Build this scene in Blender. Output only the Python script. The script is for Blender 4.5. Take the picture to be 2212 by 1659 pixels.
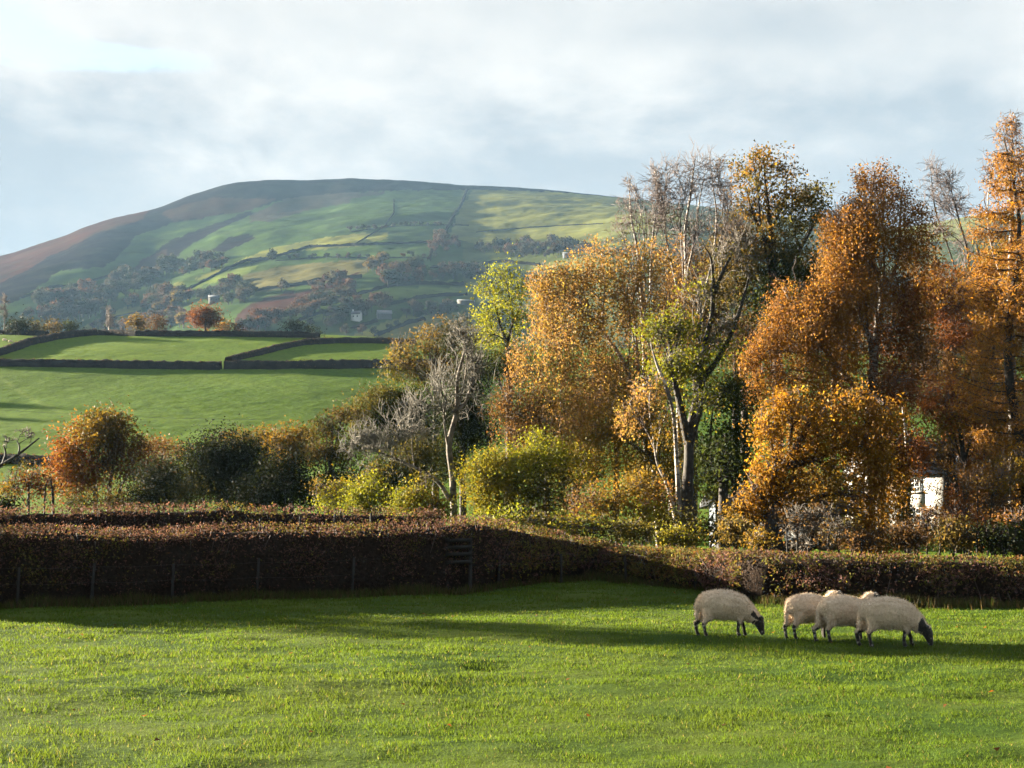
import bpy, bmesh, math, random
import numpy as np
from mathutils import Vector, Matrix, noise as mnoise

for o in list(bpy.data.objects):
    bpy.data.objects.remove(o)
SC = bpy.context.scene
COL = SC.collection
RNG = np.random.default_rng(7)
random.seed(7)

# ------------------------------------------------------------------ camera
FPX = 3404.0                 # focal length measured in units of a 2212 x 1659 picture
CX, CY = 1106.0, 829.5
CAMH = 2.4
HORIZON = 1178.0
PITCH = math.atan((HORIZON - CY) / FPX)
cp, sp = math.cos(PITCH), math.sin(PITCH)
cam_data = bpy.data.cameras.new('camera')
cam_data.sensor_width = 36.0
cam_data.lens = 36.0 * FPX / 2212.0
cam_data.clip_start = 0.1
cam_data.clip_end = 30000.0
cam = bpy.data.objects.new('camera', cam_data)
cam.location = (0, 0, CAMH)
cam.rotation_euler = (math.pi / 2 + PITCH, 0, 0)
COL.objects.link(cam)
SC.camera = cam

# ------------------------------------------------------------------ exposure
EXPOSURE = 3.85
ALB = 0.43                   # common scale of the surface colours below
SC.view_settings.view_transform = 'Standard'
SC.view_settings.look = 'None'
SC.view_settings.gamma = 1.0
SC.view_settings.use_curve_mapping = False
SC.view_settings.exposure = EXPOSURE
SC.render.engine = 'CYCLES'
SC.cycles.use_denoising = True
SC.cycles.max_bounces = 8
SC.cycles.diffuse_bounces = 3
SC.cycles.transmission_bounces = 5
SC.cycles.volume_bounces = 1
SC.cycles.transparent_max_bounces = 4
SC.cycles.caustics_reflective = False
SC.cycles.caustics_refractive = False

# ------------------------------------------------------------------ sun
SUN_AZ = math.radians(64)     # to the left of the view direction
SUN_EL = math.radians(11.5)
SUN_DIR = Vector((-math.sin(SUN_AZ) * math.cos(SUN_EL), math.cos(SUN_AZ) * math.cos(SUN_EL), math.sin(SUN_EL)))
sd = bpy.data.lights.new('sun', 'SUN')
sd.energy = 5.0
sd.angle = math.radians(0.5)
sd.color = (1.0, 0.87, 0.66)
sun = bpy.data.objects.new('sun', sd)
sun.rotation_euler = SUN_DIR.to_track_quat('Z', 'Y').to_euler()
sun.location = (-60, 30, 60)
COL.objects.link(sun)


# ------------------------------------------------------------------ node helper
class NT:
    def __init__(self, tree):
        self.t = tree
        self.x = 0

    def n(self, typ, **kw):
        nd = self.t.nodes.new(typ)
        self.x += 60
        nd.location = (self.x, 0)
        for k, v in kw.items():
            setattr(nd, k, v)
        return nd

    def link(self, a, b):
        self.t.links.new(a, b)

    def _in(self, sock, v):
        if v is None:
            return
        if hasattr(v, 'is_output') or hasattr(v, 'links'):
            self.t.links.new(v, sock)
        else:
            sock.default_value = v

    def math(self, op, a, b=None, c=None, clamp=False):
        nd = self.n('ShaderNodeMath', operation=op, use_clamp=clamp)
        self._in(nd.inputs[0], a)
        self._in(nd.inputs[1], b)
        self._in(nd.inputs[2], c)
        return nd.outputs[0]

    def vmath(self, op, a, b=None, out=0):
        nd = self.n('ShaderNodeVectorMath', operation=op)
        self._in(nd.inputs[0], a)
        self._in(nd.inputs[1], b)
        return nd.outputs[out]

    def mix(self, f, a, b, blend='MIX'):
        nd = self.n('ShaderNodeMix', data_type='RGBA', blend_type=blend)
        self._in(nd.inputs[0], f)
        self._in(nd.inputs[6], a if not isinstance(a, tuple) else (a + (1,) if len(a) == 3 else a))
        self._in(nd.inputs[7], b if not isinstance(b, tuple) else (b + (1,) if len(b) == 3 else b))
        return nd.outputs[2]

    def noise(self, vec, scale, detail=4, rough=0.55, dist=0.0):
        nd = self.n('ShaderNodeTexNoise')
        nd.inputs['Scale'].default_value = scale
        nd.inputs['Detail'].default_value = detail
        nd.inputs['Roughness'].default_value = rough
        nd.inputs['Distortion'].default_value = dist
        if vec is not None:
            self.link(vec, nd.inputs['Vector'])
        return nd.outputs[0]

    def ramp(self, f, lo, hi, smooth=True):
        nd = self.n('ShaderNodeMapRange', interpolation_type='SMOOTHSTEP' if smooth else 'LINEAR')
        self._in(nd.inputs[0], f)
        nd.inputs[1].default_value = lo
        nd.inputs[2].default_value = hi
        return nd.outputs[0]

    def comb(self, x, y, z):
        nd = self.n('ShaderNodeCombineXYZ')
        for i, v in enumerate((x, y, z)):
            self._in(nd.inputs[i], v)
        return nd.outputs[0]


def ray(px, py):
    u, v = (px - CX) / FPX, (CY - py) / FPX
    return np.array([u, cp - v * sp, sp + v * cp])


def at(px, py, Y):
    d = ray(px, py)
    t = Y / d[1]
    return np.array([d[0] * t, Y, CAMH + d[2] * t])


def wt(px, py):
    """plan slope x/Y and elevation tangent of a picture point"""
    d = ray(px, py)
    return d[0] / d[1], d[2] / d[1]


def project(x, y, z):
    dep = y * cp + (z - CAMH) * sp
    up = -y * sp + (z - CAMH) * cp
    return CX + FPX * x / dep, CY - FPX * up / dep


# ------------------------------------------------------------------ sky
world = bpy.data.worlds.new('World')
SC.world = world
world.use_nodes = True
wn = world.node_tree
wn.nodes.clear()
W = NT(wn)
K = 1.0 / 2 ** EXPOSURE
tc = W.n('ShaderNodeTexCoord')
D = tc.outputs['Generated']
sep = W.n('ShaderNodeSeparateXYZ')
W.link(D, sep.inputs[0])
dx, dy, dz = sep.outputs
zz = W.math('ADD', W.math('MAXIMUM', dz, 0.0), 0.22)
cu = W.math('DIVIDE', dx, zz)
cv = W.math('DIVIDE', dy, zz)
P = W.comb(W.math('MULTIPLY', cu, 1.15), W.math('MULTIPLY', cv, 0.9), 0.0)
n1 = W.noise(P, 1.5, 8, 0.52, 0.12)
n2 = W.noise(W.vmath('ADD', P, (13.1, 4.7, 2.0)), 3.3, 9, 0.62, 0.15)
n3 = W.noise(W.vmath('ADD', P, (-5.3, 9.2, 1.0)), 0.7, 4, 0.5)


def blob(px, py, rx, ry):
    d = ray(px, py)
    d = d / np.linalg.norm(d)
    diff = W.vmath('SUBTRACT', D, tuple(float(c) for c in d))
    sc = W.vmath('MULTIPLY', diff, (FPX / rx, 1.0, FPX / ry))
    ln = W.vmath('LENGTH', sc, out=1)
    return W.math('EXPONENT', W.math('MULTIPLY', W.math('MULTIPLY', ln, ln), -1.0))


sky = W.n('ShaderNodeTexSky', sky_type='NISHITA')
sky.sun_disc = False
sky.sun_elevation = SUN_EL
sky.sun_rotation = -SUN_AZ
sky.air_density = 1.0
sky.dust_density = 1.0
sky.ozone_density = 1.0
blue = W.vmath('SCALE', sky.outputs[0])
blue.node.inputs['Scale'].default_value = 0.09
# brightness of the cloud deck: white billows, grey undersides towards the hill
wob = W.math('MULTIPLY', W.math('SUBTRACT', n2, 0.5), 0.16)
el = W.math('ADD', dz, wob)
low_grey = W.math('SUBTRACT', 1.0, W.ramp(el, 0.225, 0.30))
bill = W.ramp(n1, 0.36, 0.62)
white = W.math('MULTIPLY', W.math('SUBTRACT', 1.0, W.math('MULTIPLY', low_grey, 0.9)), W.math('ADD', 0.55, W.math('MULTIPLY', bill, 0.45)))
white = W.math('ADD', white, W.math('MULTIPLY', blob(620, 130, 620, 190), 0.26))
white = W.math('SUBTRACT', white, W.math('MULTIPLY', blob(2000, 20, 700, 90), 0.30))
white = W.math('SUBTRACT', white, W.math('MULTIPLY', blob(1900, 230, 520, 60), 0.22))
white = W.math('ADD', white, W.math('MULTIPLY', blob(1800, 315, 110, 60), 0.25))
white = W.math('ADD', white, W.math('MULTIPLY', blob(1500, 120, 240, 45), 0.12))
white = W.math('ADD', white, W.math('MULTIPLY', W.math('SUBTRACT', n2, 0.5), 1.6))
white = W.math('ADD', white, 0.0, clamp=True)
cl = W.mix(white, (0.455 * K, 0.505 * K, 0.55 * K), (0.86 * K, 0.835 * K, 0.80 * K))
# gaps of blue
gap = W.math('ADD', W.math('MULTIPLY', blob(210, 122, 280, 42), 1.05), W.math('MULTIPLY', blob(0, 40, 100, 60), 0.9))
gap = W.math('ADD', gap, W.math('MULTIPLY', W.math('SUBTRACT', n2, 0.5), 1.6))
gap = W.math('MULTIPLY', W.ramp(gap, 0.34, 0.95), 0.9)
gap2 = W.math('MULTIPLY', W.ramp(n3, 0.46, 0.62), 0.9)
gap2 = W.math('MULTIPLY', gap2, W.ramp(dz, 0.38, 0.6))
gapcol = W.mix(0.8, blue, (0.16 * K, 0.44 * K, 0.64 * K))
skyc = W.mix(gap, cl, gapcol)
skyc = W.mix(gap2, skyc, W.mix(0.5, blue, (0.16 * K, 0.30 * K, 0.52 * K)))
below = W.ramp(dz, -0.02, 0.01)
skyc = W.mix(below, (0.10 * K, 0.13 * K, 0.08 * K), skyc)
bg = W.n('ShaderNodeBackground')
W.link(skyc, bg.inputs[0])
bg.inputs[1].default_value = 1.0
wo = W.n('ShaderNodeOutputWorld')
W.link(bg.outputs[0], wo.inputs[0])


# ------------------------------------------------------------------ numpy noise
def vnoise(x, y, seed=0):
    xi = np.floor(x).astype(np.int64)
    yi = np.floor(y).astype(np.int64)
    xf, yf = x - xi, y - yi

    def h(a, b):
        k = (a * 374761393 + b * 668265263 + seed * 974634151) & 0x7fffffff
        k = ((k ^ (k >> 13)) * 1274126177) & 0x7fffffff
        k = k ^ (k >> 16)
        return (k & 0xffff) / 65535.0
    sx, sy = xf * xf * xf * (xf * (6 * xf - 15) + 10), yf * yf * yf * (yf * (6 * yf - 15) + 10)
    a = h(xi, yi) * (1 - sx) + h(xi + 1, yi) * sx
    b = h(xi, yi + 1) * (1 - sx) + h(xi + 1, yi + 1) * sx
    return (a * (1 - sy) + b * sy) * 2 - 1


def fbm(x, y, octv=4, seed=0, gain=0.5):
    x, y = np.asarray(x, float), np.asarray(y, float)
    s, a, tot = 0.0, 1.0, 0.0
    for i in range(octv):
        s = s + a * vnoise(x * 2 ** i + 17.3 * i, y * 2 ** i - 9.1 * i, seed + i)
        tot += a
        a *= gain
    return s / tot


# ------------------------------------------------------------------ object helpers
def mesh_np(name, V, quads=None, tris=None, mat=None, col=None, parent=None, smooth=False):
    V = np.asarray(V, np.float32).reshape(-1, 3)
    me = bpy.data.meshes.new(name)
    if quads is not None and np.asarray(quads).shape[1] == 3:
        quads, tris = None, quads
    nq = 0 if quads is None else len(quads)
    nt = 0 if tris is None else len(tris)
    me.vertices.add(len(V))
    me.vertices.foreach_set('co', V.ravel())
    me.loops.add(nq * 4 + nt * 3)
    idx = []
    if nq:
        idx.append(np.asarray(quads, np.int32).ravel())
    if nt:
        idx.append(np.asarray(tris, np.int32).ravel())
    me.loops.foreach_set('vertex_index', np.concatenate(idx))
    me.polygons.add(nq + nt)
    st = np.concatenate([np.arange(nq) * 4, nq * 4 + np.arange(nt) * 3]).astype(np.int32)
    me.polygons.foreach_set('loop_start', st)
    if smooth:
        me.polygons.foreach_set('use_smooth', np.ones(nq + nt, bool))
    if col is not None:
        c = np.ones((len(V), 4), np.float32)
        c[:, :3] = np.asarray(col) * ALB
        at_ = me.attributes.new('Col', 'FLOAT_COLOR', 'POINT')
        at_.data.foreach_set('color', c.ravel())
    me.update(calc_edges=True)
    if mat is not None:
        for m_ in (mat if isinstance(mat, (list, tuple)) else [mat]):
            me.materials.append(m_)
    o = bpy.data.objects.new(name, me)
    COL.objects.link(o)
    if parent is not None:
        attach(o, parent)
    return o


def attach(o, parent):
    """parent keeping the child's coordinates as world coordinates"""
    o.parent = parent
    o.matrix_parent_inverse = parent.matrix_world.inverted() if parent.matrix_world != Matrix() else Matrix.Translation(-Vector(parent.location))


def tag(o, label=None, cat=None, group=None, kind=None):
    if label:
        o['label'] = label
    if cat:
        o['category'] = cat
    if group:
        o['group'] = group
    if kind:
        o['kind'] = kind
    return o


def thing(name, label, cat, loc, group=None):
    o = bpy.data.objects.new(name, None)
    o.empty_display_size = 0.3
    o.location = tuple(float(c) for c in loc)
    COL.objects.link(o)
    o.matrix_world = Matrix.Translation(o.location)
    return tag(o, label, cat, group)


class Tubes:
    def __init__(self):
        self.V, self.Q, self.T, self.n = [], [], [], 0
        self.C = []

    def add(self, pts, rad, sides=6, col=None, cap=True):
        pts = np.asarray(pts, float)
        N = len(pts)
        rad = np.broadcast_to(np.asarray(rad, float), (N,))
        tan = np.gradient(pts, axis=0)
        tan /= np.linalg.norm(tan, axis=1)[:, None] + 1e-9
        ref = np.array([0.31, 0.95, 0.05]) if abs(tan[0, 2]) > 0.6 else np.array([0.05, 0.1, 1.0])
        a = np.cross(tan, ref)
        a /= np.linalg.norm(a, axis=1)[:, None] + 1e-9
        b = np.cross(tan, a)
        th = np.arange(sides) * 2 * math.pi / sides
        ring = (a[:, None, :] * np.cos(th)[None, :, None] + b[:, None, :] * np.sin(th)[None, :, None]) * rad[:, None, None] + pts[:, None, :]
        self.V.append(ring.reshape(-1, 3))
        i = np.arange(N - 1)[:, None] * sides
        j = np.arange(sides)[None, :]
        j2 = (j + 1) % sides
        q = np.stack([i + j, i + j2, i + sides + j2, i + sides + j], -1).reshape(-1, 4) + self.n
        self.Q.append(q)
        if cap and sides >= 4:
            e = self.n + (N - 1) * sides
            self.T.append(np.array([[e, e + k, e + k + 1] for k in range(1, sides - 1)]))
        self.n += N * sides
        if col is not None:
            self.C.append(np.broadcast_to(np.asarray(col, float), (N * sides, 3)))

    def build(self, name, mat, parent=None, smooth=True):
        return mesh_np(name, np.concatenate(self.V), np.concatenate(self.Q), np.concatenate(self.T) if self.T else None,
                       mat, np.concatenate(self.C) if self.C else None, parent, smooth)


class Boxes:
    """boxes with their own axes, collected into one mesh"""
    def __init__(self):
        self.V, self.Q, self.n = [], [], 0

    def add(self, o, ax, ay, az):
        o, ax, ay, az = (np.asarray(v, float) for v in (o, ax, ay, az))
        c = np.array([o, o + ax, o + ax + ay, o + ay, o + az, o + ax + az, o + ax + ay + az, o + ay + az])
        f = np.array([[0, 3, 2, 1], [4, 5, 6, 7], [0, 1, 5, 4], [1, 2, 6, 5], [2, 3, 7, 6], [3, 0, 4, 7]])
        if np.dot(np.cross(ax, ay), az) < 0:
            f = f[:, ::-1]
        self.V.append(c)
        self.Q.append(f + self.n)
        self.n += 8

    def build(self, name, mat, parent=None):
        return mesh_np(name, np.concatenate(self.V), np.concatenate(self.Q), None, mat, None, parent)


# ------------------------------------------------------------------ materials
def new_mat(name):
    m = bpy.data.materials.new(name)
    m.use_nodes = True
    m.node_tree.nodes.clear()
    return m, NT(m.node_tree)


def out_surface(T, sh):
    o = T.n('ShaderNodeOutputMaterial')
    T.link(sh, o.inputs['Surface'])


def principled(T, col, rough=0.8, spec=0.3, normal=None):
    p = T.n('ShaderNodeBsdfPrincipled')
    T._in(p.inputs['Base Color'], col if not isinstance(col, tuple) else col + (1,))
    T._in(p.inputs['Roughness'], rough)
    p.inputs['Specular IOR Level'].default_value = spec
    if normal is not None:
        T.link(normal, p.inputs['Normal'])
    return p.outputs[0]


def bump(T, h, strength=0.5, dist=0.1):
    b = T.n('ShaderNodeBump')
    b.inputs['Strength'].default_value = strength
    b.inputs['Distance'].default_value = dist
    T.link(h, b.inputs['Height'])
    return b.outputs[0]


def attr_col(T):
    a = T.n('ShaderNodeAttribute')
    a.attribute_name = 'Col'
    return a.outputs['Color']


def leaf_material(name, trans=0.52, rough=0.6, spec=0.07):
    m, T = new_mat(name)
    c = attr_col(T)
    p = principled(T, c, rough, spec)
    tr = T.n('ShaderNodeBsdfTranslucent')
    T.link(T.mix(1.0, c, (1.25, 1.15, 0.8), 'MULTIPLY'), tr.inputs[0])
    mx = T.n('ShaderNodeMixShader')
    mx.inputs[0].default_value = trans
    T.link(p, mx.inputs[1])
    T.link(tr.outputs[0], mx.inputs[2])
    out_surface(T, mx.outputs[0])
    return m


def pos(T):
    return T.n('ShaderNodeNewGeometry').outputs['Position']


def simple_mat(name, c1, c2, scale=8.0, rough=0.8, spec=0.2, bstr=0.3, bdist=0.02):
    m, T = new_mat(name)
    if name not in ('whitewashed_render', 'painted_frame', 'grey_limewash', 'white_sheet_roof', 'bargeboard_paint'):
        c1, c2 = tuple(v * ALB for v in c1), tuple(v * ALB for v in c2)
    p_ = pos(T)
    n = T.noise(p_, scale, 5, 0.6)
    out_surface(T, principled(T, T.mix(T.ramp(n, 0.3, 0.7), c1, c2), rough, spec, bump(T, n, bstr, bdist)))
    return m


M_LEAF = leaf_material('leaves')
M_DULL = leaf_material('dull_leaves', 0.36, 0.75, 0.05)
M_GRASS = leaf_material('grass_blades', 0.45, 0.6, 0.03)
M_TWIG = simple_mat('twig_bark', (0.10, 0.070, 0.062), (0.17, 0.125, 0.11), 6)
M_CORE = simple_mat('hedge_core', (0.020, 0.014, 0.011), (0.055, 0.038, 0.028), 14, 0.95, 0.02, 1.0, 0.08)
M_DEADTWIG = simple_mat('grey_twigs', (0.11, 0.10, 0.08), (0.20, 0.18, 0.145), 6)
M_BIRCHTWIG = simple_mat('birch_twigs', (0.15, 0.115, 0.11), (0.25, 0.20, 0.19), 6)
M_BARK = simple_mat('dark_bark', (0.016, 0.013, 0.011), (0.060, 0.046, 0.034), 5, bstr=0.8, bdist=0.05)
M_GREYBARK = simple_mat('grey_bark', (0.09, 0.075, 0.06), (0.23, 0.20, 0.165), 4, bstr=0.6, bdist=0.04)
M_DEAD = simple_mat('bare_dead_wood', (0.05, 0.038, 0.03), (0.30, 0.24, 0.19), 2.2, bstr=0.7, bdist=0.05)


def birch_mat():
    m, T = new_mat('birch_bark')
    p_ = pos(T)
    a = T.noise(T.vmath('MULTIPLY', p_, (1.0, 1.0, 4.0)), 2.2, 5, 0.6)
    b = T.noise(p_, 0.8, 3, 0.5)
    f = T.math('MAXIMUM', T.ramp(a, 0.46, 0.56), T.math('MULTIPLY', T.ramp(b, 0.42, 0.60), 0.9))
    c = T.mix(f, (0.2358, 0.2011, 0.1665), (0.0243, 0.0180, 0.0153))
    out_surface(T, principled(T, c, 0.6, 0.25, bump(T, a, 0.4, 0.03)))
    return m


M_BIRCH = birch_mat()


# ------------------------------------------------------------------ terrain functions
_yt = np.array([-200, -60, 0, 50, 65, 90, 120, 160, 200, 260, 340, 400, 430, 480, 560, 640])
_zt = np.array([-2, -1.8, 0, 1.5, 1.9, 2.6, 3.7, 6.6, 11.5, 23.5, 42.3, 55.6, 60.4, 61.3, 53, 43])
_yf = np.arange(-200, 640, 1.0)
_zf = np.interp(_yf, _yt, _zt)
_k = np.exp(-np.linspace(-2, 2, 25) ** 2)
_k /= _k.sum()
_zf = np.convolve(np.pad(_zf, 12, mode='edge'), _k, 'valid')


def zmid(x, Y):
    x, Y = np.asarray(x, float), np.asarray(Y, float)
    z = np.interp(Y, _yf, _zf)
    pxa = CX + FPX * x / np.maximum(Y, 1.0)
    g = np.interp(pxa, [-700, 0, 650, 900, 1300, 2600], [0.97, 1.0, 1.0, 0.98, 0.94, 0.87])
    k = np.clip((Y - 100) / 150, 0, 1)
    z = z * (1 - (1 - g) * k)
    return z + np.clip((Y - 60) / 80, 0, 1) * (0.9 * fbm(x / 55, Y / 55, 3, 3)) + 0.06 * fbm(x / 9, Y / 7, 3, 8) * np.clip((Y - 4) / 30, 0, 1)


def zfield(x, Y):
    x, Y = np.asarray(x, float), np.asarray(Y, float)
    b = 0.048 * fbm(x / 1.5, Y / 1.3, 4, 21) + 0.05 * np.maximum(fbm(x / 2.3, Y / 1.7, 3, 31) - 0.12, 0) * 2.2 - 0.035 * np.maximum(fbm(x / 1.9 + 5, Y / 1.2, 2, 45) - 0.3, 0) * 2
    return zmid(x, Y) + b * np.clip(1.2 - np.abs(Y - 20) / 45, 0.2, 1)


_sky_px = np.array([-2000, -900, -400, -150, 17, 68, 137, 181, 239, 290, 345, 376, 410, 455, 475, 530, 588, 649, 718, 751, 845, 931, 1016, 1087, 1180, 1266, 1340, 1560, 1760, 1850, 1960, 2030, 2110, 2212, 2500, 3200, 4500])
_sky_py = np.array([1150, 900, 690, 590, 549, 532, 510, 491, 473, 461, 447, 435, 421, 408, 401, 392, 387, 389, 387, 385, 388, 394, 401, 403, 410, 418, 425, 452, 480, 490, 491, 478, 465, 462, 480, 700, 1150])
_sw, _st = np.array([wt(a, b) for a, b in zip(_sky_px, _sky_py)]).T
YS, YB = 2300.0, 700.0
_wf = np.linspace(_sw[0], _sw[-1], 4000)
_tf = np.interp(_wf, _sw, _st)
_kk = np.exp(-np.linspace(-2.2, 2.2, 41) ** 2)
_kk /= _kk.sum()
_sw, _st = _wf, np.convolve(np.pad(_tf, 20, mode='edge'), _kk, 'valid')


def zhill(w, Y):
    w, Y = np.asarray(w, float), np.asarray(Y, float)
    ts = np.interp(w, _sw, _st)
    zs = CAMH + ts * YS
    s = np.clip((Y - YB) / (YS - YB), 0, 1)
    prof = 0.94 * s + 0.06 * s * s * (3 - 2 * s)
    z = 38 + (zs - 38) * prof
    env = np.clip(s * 5, 0, 1) * np.clip((1 - s) * 5, 0, 1) * np.clip((ts - 0.02) / 0.1, 0, 1)
    x = w * Y
    und = 9 * fbm(x / 330 + 0.35 * Y / 330, Y / 520, 3, 51) + 4.2 * fbm((x * 0.85 + Y * 0.3) / 210, (Y * 0.85 - x * 0.12) / 75, 3, 57) + 2.4 * fbm(x / 34, Y / 34, 4, 63)
    z = z + env * und
    pxh = CX + FPX * w
    e2 = np.clip(s * 3, 0, 1) * np.clip((1 - s) * 7, 0, 1)

    def sm(v):
        v = np.clip(v, 0, 1)
        return v * v * (3 - 2 * v)
    # a spur on the left whose right flank turns from the sun, and a long shoulder on the right that faces it
    q = (pxh - (300 - 650 * (1 - s))) / 300
    z = z - 32 * e2 * sm(q) * sm((3.4 - q) / 2.4) * np.clip(ts / 0.15, 0, 1)
    z = z + 42 * np.clip(s * 3, 0, 1) * np.clip((1 - s) * 2.4, 0, 1) * sm((pxh - 955 - 120 * (s - 0.5)) / 560) * sm((3000 - pxh) / 900)
    z = z - np.maximum(Y - YS, 0) * 0.22
    z = z + np.clip((Y - 2100) / 150, 0, 1) * np.clip((2420 - Y) / 150, 0, 1) * 1.6 * fbm(x / 26, Y / 60, 3, 77)
    return z


_HY = np.linspace(YB, YS, 900)


def hill_at(px, py):
    w, t = wt(px, py)
    z = zhill(np.full_like(_HY, w), _HY)
    tt = (z - CAMH) / _HY
    k = np.argmax(tt >= t)
    if tt[k] < t:
        k = len(_HY) - 1
    Y = _HY[k]
    return np.array([w * Y, Y, z[k]])


def ground_z(x, Y):
    return float(zmid(x, Y))


_MY = np.linspace(70, 470, 1200)


def slope_at(px, py):
    w, t = wt(px, py)
    z = zmid(w * _MY, _MY)
    tt = (z - CAMH) / _MY
    k = np.argmax(tt >= t)
    if tt[k] < t:
        k = int(np.argmax(tt))
    Y = _MY[k]
    return np.array([w * Y, Y, z[k]])


def grid_mesh(name, X, Yg, Z, mat, col=None):
    r, c = X.shape
    V = np.stack([X, Yg, Z], -1).reshape(-1, 3)
    i = np.arange(r - 1)[:, None] * c + np.arange(c - 1)[None, :]
    q = np.stack([i, i + 1, i + c + 1, i + c], -1).reshape(-1, 4)
    o = mesh_np(name, V, q, None, mat, None if col is None else col.reshape(-1, 3), None, True)
    tag(o, kind='structure')
    return o


# ---- land base: a wide sheet under everything
m, T = new_mat('land_grass')
n = T.noise(pos(T), 0.01, 6, 0.6)
out_surface(T, principled(T, T.mix(n, (0.03, 0.05, 0.012), (0.06, 0.08, 0.025)), 0.9, 0.1))
bm = bmesh.new()
bmesh.ops.create_circle(bm, cap_ends=True, segments=96, radius=4200)
me = bpy.data.meshes.new('ground')
bm.to_mesh(me)
bm.free()
me.materials.append(m)
land = bpy.data.objects.new('ground', me)
land.location = (0, 700, -8.0)
COL.objects.link(land)
tag(land, kind='structure')

# ---- foreground field
m, T = new_mat('meadow_turf')
p_ = pos(T)
a = T.noise(p_, 0.35, 5, 0.6)
b = T.noise(p_, 9.0, 6, 0.7)
c_ = T.mix(T.ramp(a, 0.35, 0.68), (0.0257, 0.0492, 0.0062), (0.0492, 0.0666, 0.0097))
c_ = T.mix(T.math('MULTIPLY', T.ramp(b, 0.45, 0.75), 0.5), c_, (0.0194, 0.0257, 0.0062))
out_surface(T, principled(T, c_, 0.9, 0.03, bump(T, b, 0.8, 0.05)))
yy = np.concatenate([np.arange(-25, 9, 1.0), np.geomspace(9, 66, 330)])
uu = np.linspace(-1, 1, 330)
hw = np.where(yy < 4, 8.0, np.maximum(0.43 * yy + 1.0, 3.0))
# outer apron columns keep the sheet wide beyond the frame
Xc = uu[None, :] * hw[:, None]
outer = np.array([70.0, 45.0])
Xl = -np.broadcast_to(outer[None, :], (len(yy), 2))
Xr = np.broadcast_to(outer[::-1][None, :], (len(yy), 2))
Xg = np.concatenate([Xl, Xc, Xr], 1)
Yg = np.broadcast_to(yy[:, None], Xg.shape)
grid_mesh('field', Xg, Yg, zfield(Xg, Yg), m)

# ---- middle slope with its pastures
m, T = new_mat('pasture')
p_ = pos(T)
a = T.noise(p_, 0.5, 6, 0.65)
b = T.noise(T.vmath('MULTIPLY', p_, (1.0, 0.35, 1.0)), 1.3, 5, 0.7)
c_ = T.mix(T.math('MULTIPLY', T.ramp(b, 0.42, 0.72), 0.45), attr_col(T), (0.0153, 0.0257, 0.0069))
out_surface(T, principled(T, c_, 0.95, 0.02, bump(T, a, 0.5, 0.4)))
pxs = np.concatenate([np.arange(-1500, -100, 50.0), np.arange(-100, 1000, 6.0), np.arange(1000, 2400, 16.0), np.arange(2400, 3800, 60.0)])
ww = (pxs - CX) / FPX
ys = np.concatenate([np.arange(64, 150, 3.0), np.arange(150, 440, 1.1), np.arange(440, 700, 6.0)])
Xg = ww[None, :] * ys[:, None]
Yg = np.broadcast_to(ys[:, None], Xg.shape)
Zg = zmid(Xg, Yg) + 0.10 * fbm(Xg / 3.1, Yg / 2.2, 3, 91)
PX, PY = project(Xg, Yg, Zg)
f1 = fbm(Xg / 18, Yg / 18, 4, 5)
f2 = fbm((Xg + 0.9 * Yg) / 7.0, (Yg - Xg) / 90, 3, 6)
base = np.array([0.122, 0.208, 0.015]) + 0.020 * f1[..., None] * np.array([1.0, 1.0, 0.3]) + 0.018 * np.clip(f2, -0.6, 0.8)[..., None] * np.array([1.0, 0.9, 0.2])
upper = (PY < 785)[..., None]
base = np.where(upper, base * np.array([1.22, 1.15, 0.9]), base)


def seg_dist(px, py, pts):
    dmin = np.full(px.shape, 1e9)
    for (ax, ay), (bx, by) in zip(pts[:-1], pts[1:]):
        vx, vy = bx - ax, by - ay
        t_ = np.clip(((px - ax) * vx + (py - ay) * vy) / (vx * vx + vy * vy), 0, 1)
        dmin = np.minimum(dmin, np.hypot(px - ax - t_ * vx, py - ay - t_ * vy))
    return dmin


tr = np.exp(-(seg_dist(PX, PY, [(0, 815), (60, 858), (130, 890), (260, 950), (330, 985)]) / 4.5) ** 2)
base = base + tr[..., None] * np.array([0.05, 0.045, 0.02])
grid_mesh('pasture_slope', Xg, Yg, Zg, m, np.clip(base, 0.01, 1))

# ---- far hill
m, T = new_mat('hill_cover')
p_ = pos(T)
a = T.noise(p_, 0.022, 7, 0.65)
b = T.noise(p_, 0.10, 4, 0.7)
c_ = T.mix(T.math('MULTIPLY', T.ramp(a, 0.40, 0.70), 0.40), attr_col(T), (0.0208, 0.0222, 0.0132))
c_ = T.mix(T.math('MULTIPLY', T.ramp(b, 0.58, 0.70), 0.45), c_, (0.0166, 0.0166, 0.0118))
out_surface(T, principled(T, c_, 1.0, 0.0, bump(T, a, 0.5, 4.0)))
pxs = np.concatenate([np.arange(-2000, -60, 40.0), np.arange(-60, 1420, 4.0), np.arange(1420, 2300, 12.0), np.arange(2300, 4500, 60.0)])
ww = (pxs - CX) / FPX
ys = np.concatenate([np.arange(YB - 120, 900, 14.0), np.arange(900, 2320, 8.0), np.arange(2320, 3000, 40.0)])
Wg = np.broadcast_to(ww[None, :], (len(ys), len(ww)))
Yg = np.broadcast_to(ys[:, None], Wg.shape)
Zg = zhill(Wg, Yg)
Xg = Wg * Yg
PX, PY = project(Xg, Yg, Zg)
PX = PX + 5 * fbm(PX / 14, PY / 9, 3, 11)
PY = PY + 2.6 * fbm(PX / 16, PY / 8, 3, 12)


def c1(pts):
    return [(x * 0.3418, y * 0.3418 + 324) for x, y in pts]


def c2(pts):
    return [(x * 0.3906 + 540, y * 0.3906 + 351) for x, y in pts]


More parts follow.
